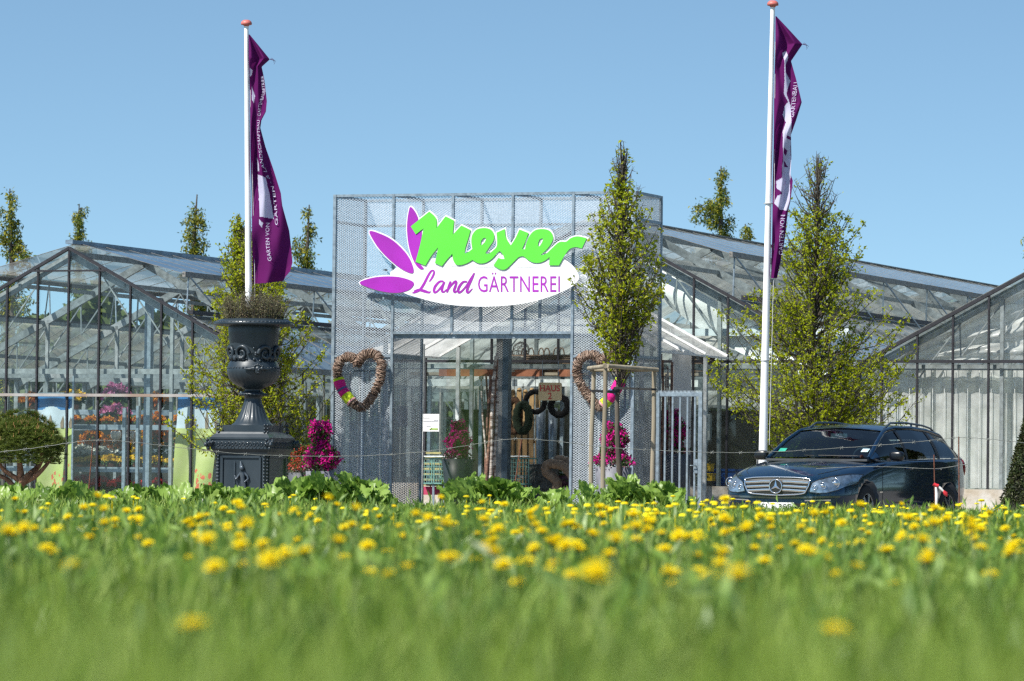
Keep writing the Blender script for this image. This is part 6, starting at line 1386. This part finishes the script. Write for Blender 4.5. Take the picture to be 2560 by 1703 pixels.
for k, (px, yt, wp, n, lab) in enumerate(((150, 1222, 90, 16, "leafy plant below the bonsai pine's stems"), (250, 1236, 70, 8, "leafy plant below the banner at the far left"), (350, 1230, 80, 14, "leafy plant below the white daisies"), (440, 1230, 90, 16, "leafy plant in front of the second landscape banner"),
        (552, 1222, 70, 14, "leafy plant at the left foot of the urn pedestal"), (620, 1236, 70, 8, "small leafy plant before the armoured figure relief"), (720, 1216, 90, 26, "large leafy plant at the right foot of the urn pedestal"), (795, 1200, 100, 34, "tall leafy plant in front of the magenta bougainvillea pot"),
        (880, 1206, 100, 30, "leafy plant in front of the portal's left bay"), (945, 1226, 70, 16, "leafy plant at the left doorway edge"), (1160, 1200, 80, 26, "tall leafy plant in front of the tall black pot"), (1225, 1198, 80, 26, "tall leafy plant before the middle door post"), (1305, 1222, 70, 14, "leafy plant before the green shopping trolleys"),
        (1395, 1230, 60, 9, "leafy plant before the twig coil"), (1470, 1230, 50, 8, "leafy plant at the left tree stake"), (1560, 1204, 90, 26, "large leafy plant at the foot of the young tree trunk"), (1640, 1206, 90, 20, "large pale leafy plant between the stakes and the gate"), (1700, 1230, 60, 8, "small leafy plant before the steel gate"), (40, 1228, 80, 10, "leafy plant at the left picture edge"))):
    clump(lab, px, yt, wp, rl.uniform(50.5, 52.6), n, 200 + k, CG)

# ================================================================== GRASS AND DANDELIONS
rg = np.random.RandomState(99)
def mzv(x, y):
    e = np.clip((y - 53.2) / 2.0, 0, 1); b = .03 * np.sin(x * 1.3 + y * .31) * np.sin(y * .6) * (y > 8); return b * (1 - e) - e * e * (3 - 2 * e) * .3
def blades(n, y0, y1, hmin, hmax, wd, power=1.0):
    """power shapes the density towards the camera"""
    u = rg.rand(n); y = y0 + (y1 - y0) * u ** power; hw = .1133 * y * 1.45 + 1.5; x = rg.uniform(-1, 1, n) * hw
    cl = .5 + .5 * np.sin(x * 2.1 + 1.3 * np.sin(y * .9)) * np.sin(y * 1.7 + np.sin(x * 3)); h = (hmin + (hmax - hmin) * rg.rand(n) ** 1.4) * (.72 + .5 * cl)
    z = mzv(x, y); a = rg.uniform(0, 6.283, n); lean = rg.uniform(.05, .55, n) * h; dx, dy = np.cos(a), np.sin(a); b = rg.uniform(0, 6.283, n); wx, wy = np.cos(b) * wd / 2, np.sin(b) * wd / 2 * .6
    wv = rg.uniform(.6, 1.5, n); wx *= wv; wy *= wv; S = []
    for f, g, ww in ((0, 0, 1.0), (.45, .2, .9), (.8, .6, .6)):
        cx, cy_, cz = x + dx * lean * g, y + dy * lean * g, z + h * f * (1 - .12 * g); S += [np.stack([cx - wx * ww, cy_ - wy * ww, cz], 1), np.stack([cx + wx * ww, cy_ + wy * ww, cz], 1)]
    S.append(np.stack([x + dx * lean, y + dy * lean, z + h * (1 - lean / h * .25)], 1)); V = np.stack(S, 1).reshape(-1, 3); i = np.arange(n)[:, None] * 7
    T = [(0, 1, 3), (0, 3, 2), (2, 3, 5), (2, 5, 4), (4, 5, 6)]; Fq = np.concatenate([i + np.array([t]) for t in T], 1).reshape(-1, 3); return V, Fq
VV = []; FF = []; off = 0
for args in ((14000, 1.05, 3.2, .20, .385, .008, .8), (14000, 2.6, 5.5, .16, .345, .008, .9), (24000, 1.9, 5.0, .10, .32, .006, .8), (34000, 5, 12, .09, .27, .006, .9), (50000, 12, 28, .08, .24, .0085, .9), (82000, 28, 54.3, .08, .225, .013, .9), (16000, 44, 54.2, .12, .27, .012, 1)):
    V, F_ = blades(*args); VV.append(V); FF.append(F_ + off); off += len(V)
GRASS = leafm("meadow grass", [(.08, .14, .018), (.18, .285, .032), (.29, .41, .055), (.46, .57, .15), (.23, .335, .04)], .5, .45, .3, clump=7, cr=(.38, 1.55))
gr_ = npmesh("meadow_grass", np.concatenate(VV), np.concatenate(FF), GRASS); tag(gr_, kind="stuff")
# low leaves between the blades
n = 2600; y = 8 + 42 * rg.rand(n); x = rg.uniform(-1, 1, n) * (.1133 * y * 1.35 + .8); P = np.stack([x, y, mzv(x, y) + rg.uniform(.08, .24, n)], 1); V, F_ = leaves(P, .10, rg, aspect=.28, updir=(0, 0, 1.2))
gc = npmesh("weed_leaves", V, F_, leafm("broad leaf green", [(.1, .2, .03)])); tag(gc, kind="stuff")
n = 26000; y = 4 + 49 * rg.rand(n) ** .8; x = rg.uniform(-1, 1, n) * (.1133 * y * 1.35 + .8); P = np.stack([x, y, mzv(x, y) + rg.uniform(.01, .12, n)], 1); V, F_ = leaves(P, .09, rg, aspect=.45, updir=(0, 0, .9))
gc = npmesh("ground_cover", V, F_, leafm("low meadow leaves", [(.07, .155, .03), (.13, .24, .045), (.19, .31, .07)], .4, .4, .4)); tag(gc, kind="stuff")

YD = leafm("dandelion yellow", [(.98, .80, .008), (1.0, .88, .02), (.95, .72, .006)], .35, .6, .15)
def dandelion(hgt, seed, rad=.021):
    r = random.Random(seed); t = thing("dandelion", "yellow dandelion flowering in the meadow grass", "dandelion", (0, 0, 0), 0, "dandelions flowering across the meadow")
    q = MB(); q.tube([(0, 0, 0), (.01, .0, hgt * .5), (.004, .004, hgt)], [.0028, .0024, .0022], 5, False); q.build("stem", leafm("pale stalk", [(.22, .30, .10)]), t)
    tip = Vector((.004, .004, hgt)); q = MB(); tilt = Vector((r.uniform(-.35, .35), r.uniform(-.5, .1), 1)).normalized(); ux = tilt.orthogonal().normalized(); uy = tilt.cross(ux)
    for ringn, (el, L) in enumerate(((.12, 1.0), (.45, .92), (.85, .75), (1.25, .5))):
        m_ = 20 - ringn * 4
        for k in range(m_):
            a = k / m_ * 6.283 + ringn * .3 + r.uniform(-.1, .1); d = (ux * math.cos(a) + uy * math.sin(a)) * math.cos(el) + tilt * math.sin(el); s_ = (uy * math.cos(a) - ux * math.sin(a)); l = rad * L * r.uniform(.88, 1.08)
            p0 = tip + tilt * .001 * ringn; q.add([p0, p0 + d * l * .55 - s_ * rad * .17, p0 + d * l - s_ * rad * .11, p0 + d * l + s_ * rad * .11, p0 + d * l * .55 + s_ * rad * .17], [(0, 1, 2, 3, 4)])
    q.build("flower_head", YD, t)
    q = MB(); q.lathe([(.002, 0), (.006, .003), (.007, .010), (.004, .013)], 8, tuple(tip - Vector((0, 0, .011)))); q.build("calyx", LEAFG, t); return t
dp = [dandelion(h, 300 + i, r_) for i, (h, r_) in enumerate(((.20, .021), (.235, .0225), (.265, .024), (.18, .019), (.215, .022)))]
SPOTS = []
# those one can point to, read from the photograph (x, y, width in px)
for x, y, wd in ((1485, 1437, 100), (1838, 1441, 95), (2023, 1384, 58), (170, 1418, 72), (533, 1420, 70), (668, 1405, 80), (480, 1566, 105), (2082, 1578, 100), (1336, 1374, 50), (1439, 1364, 48), (2530, 1366, 50), (968, 1380, 44), (1230, 1381, 66), (1210, 1368, 55), (858, 1394, 46),
                 (1590, 1350, 44), (1652, 1335, 42), (1694, 1330, 44), (1738, 1345, 34), (1812, 1332, 42), (1808, 1298, 42), (1818, 1305, 40), (1922, 1300, 34), (1957, 1332, 30), (2104, 1310, 36), (2280, 1345, 32), (2365, 1300, 40), (212, 1350, 32), (264, 1350, 30), (345, 1358, 26), (345, 1272, 20),
                 (8, 1440, 55), (1372, 1352, 40), (1390, 1345, 40), (1045, 1348, 34), (1010, 1340, 40), (630, 1352, 30), (1093, 1355, 30), (1200, 1344, 28), (2110, 1362, 36), (200, 1292, 24), (130, 1290, 22), (285, 1318, 34), (1410, 1313, 40), (1425, 1310, 36), (1440, 1318, 36)):
    d = F * .046 / (wd * .74); p = pt(x, y, min(50, max(4.6, d))); SPOTS.append((p.x, p.y, p.z))
NEARL = ["large blurred dandelion below the young tree, left of the car", "large blurred dandelion straight below the car's grille", "blurred dandelion below the car's front wheel, alone in the grass", "large blurred dandelion below the bonsai pine at the far left",
         "blurred dandelion left of the widest one, below the urn pedestal", "widest ragged blurred dandelion below the magenta bougainvillea", "nearest and faintest blurred dandelion, low in the left half", "nearest faint blurred dandelion low in the right half", "blurred dandelion below the doorway's steel post", "blurred dandelion below the doorway's right edge", "blurred dandelion close to the right picture edge, below the clipped yew"]
rd = random.Random(41); cnt = 0
dens = lambda x_, y_: .35 + .65 * (.5 + .5 * math.sin(x_ * 1.1 + y_ * .23)) * (.5 + .5 * math.sin(y_ * .37 + x_ * .5 + 1))
ALL = []
while len(ALL) < 460:
    y_ = 11 + 40.0 * rd.random() ** 1.0; x_ = rd.uniform(-1, 1) * (.1133 * y_ * 1.04)
    k = 2.4 if x_ > y_ * -.01 else (1.5 if y_ < 30 else .5)
    if y_ > 46 and abs(x_ + 1.0) < 2.0: k *= .3
    if y_ > 34: k *= .38
    if rd.random() < dens(x_, y_) * k * .45: ALL.append((x_, y_))
ALL.sort(key=lambda p: p[1])
LAB = []
for i, (x_, y_, z_) in enumerate(SPOTS):
    o = dp[i % 5] if i < 5 else copytree(dp[i % 5]); hh = (.20, .235, .265, .18, .215)[i % 5]; g = mz(x_, y_); o.location = (x_, y_, g); s = max(.6, (z_ - g) / hh); o.scale = (1.15, 1.15, s); o.rotation_euler.z = rd.uniform(-.8, .8)
    LAB.append((o, NEARL[i] if i < len(NEARL) else o['label']))
for i, (x_, y_) in enumerate(ALL[:254]):
    o = copytree(dp[i % 5]); o.location = (x_, y_, mz(x_, y_)); s = rd.uniform(1.0, 1.4); o.scale = (s, s, rd.uniform(.85, 1.25)); o.rotation_euler.z = rd.uniform(-.8, .8)
for o, l_ in LAB: o['label'] = l_
q = MB(); r = rd
for x_, y_ in ALL[254:]:
    h = mz(x_, y_) + rd.uniform(.16, .29); rad = rd.uniform(.022, .032); tl_ = rd.uniform(-.2, .25); q.tube([(x_, y_, mz(x_, y_)), (x_, y_, h)], .003, 3, False); n = 10
    ringp = [(x_ + rad * math.cos(a) * rr_, y_ + rad * math.sin(a) * rr_, h + .006 * zz - tl_ * rad * math.sin(a) * rr_) for rr_, zz in ((1, 0), (.85, 1.4), (.45, 2.1)) for a in [k * 6.283 / n + .3 for k in range(n)]]
    q.add(ringp, [tuple(range(n))[::-1]] + [(j * n + k, j * n + (k + 1) % n, (j + 1) * n + (k + 1) % n, (j + 1) * n + k) for j in range(2) for k in range(n)] + [tuple(range(2 * n, 3 * n))])
tag(q.build("distant_dandelions", YD), kind="stuff")
# two tall weeds close to the lens, thrown far out of focus
for px, py, Z_, wdt, lab, ln in ((1172, 955, 3.3, .009, "tall green weed rising blurred before the doorway", 1), (706, 1135, 4.2, .005, "pale bent grass stalk blurred before the urn pedestal", .8)):
    top = pt(px, py, Z_); b = pt(px - 8, 1600, Z_); t = thing("tall_weed", lab, "weed", (b.x, b.y, 0)); q = MB(); tx = top - Vector((b.x, b.y, 0))
    q.tube([tx * f + Vector((.006 * math.sin(f * 5), 0, 0)) for f in (0, .3, .6, .85, 1)], [wdt * .35, wdt * .34, wdt * .3, wdt * .22, wdt * .1], 6); q.build("stem", leafm("weed stem", [(.10, .18, .05), (.14, .22, .07)], .4), t)
    q = MB(); rw = random.Random(5)
    if ln == 1:
        for k in range(7):
            f = .45 + k * .085; b0 = tx * f; a = k * 2.4; L = .055 * (1.1 - f * .3); d = Vector((math.cos(a) * .25, math.sin(a) * .3, 1)).normalized(); sdv = Vector((1, 0, 0)); q.add([b0, b0 + d * L * .5 + sdv * wdt * .3, b0 + d * L, b0 + d * L * .5 - sdv * wdt * .3], [(0, 1, 2, 3)])
    else:
        for k in range(5): f = .4 + k * .12; b0 = tx * f; q.add([b0, b0 + Vector((.01, 0, .03)), b0 + Vector((.02, 0, .07)), b0 + Vector((.008, 0, .03))], [(0, 1, 2, 3)])
    q.build("leaves", leafm("weed leaves", [(.10, .20, .04), (.14, .26, .06)], .45), t)
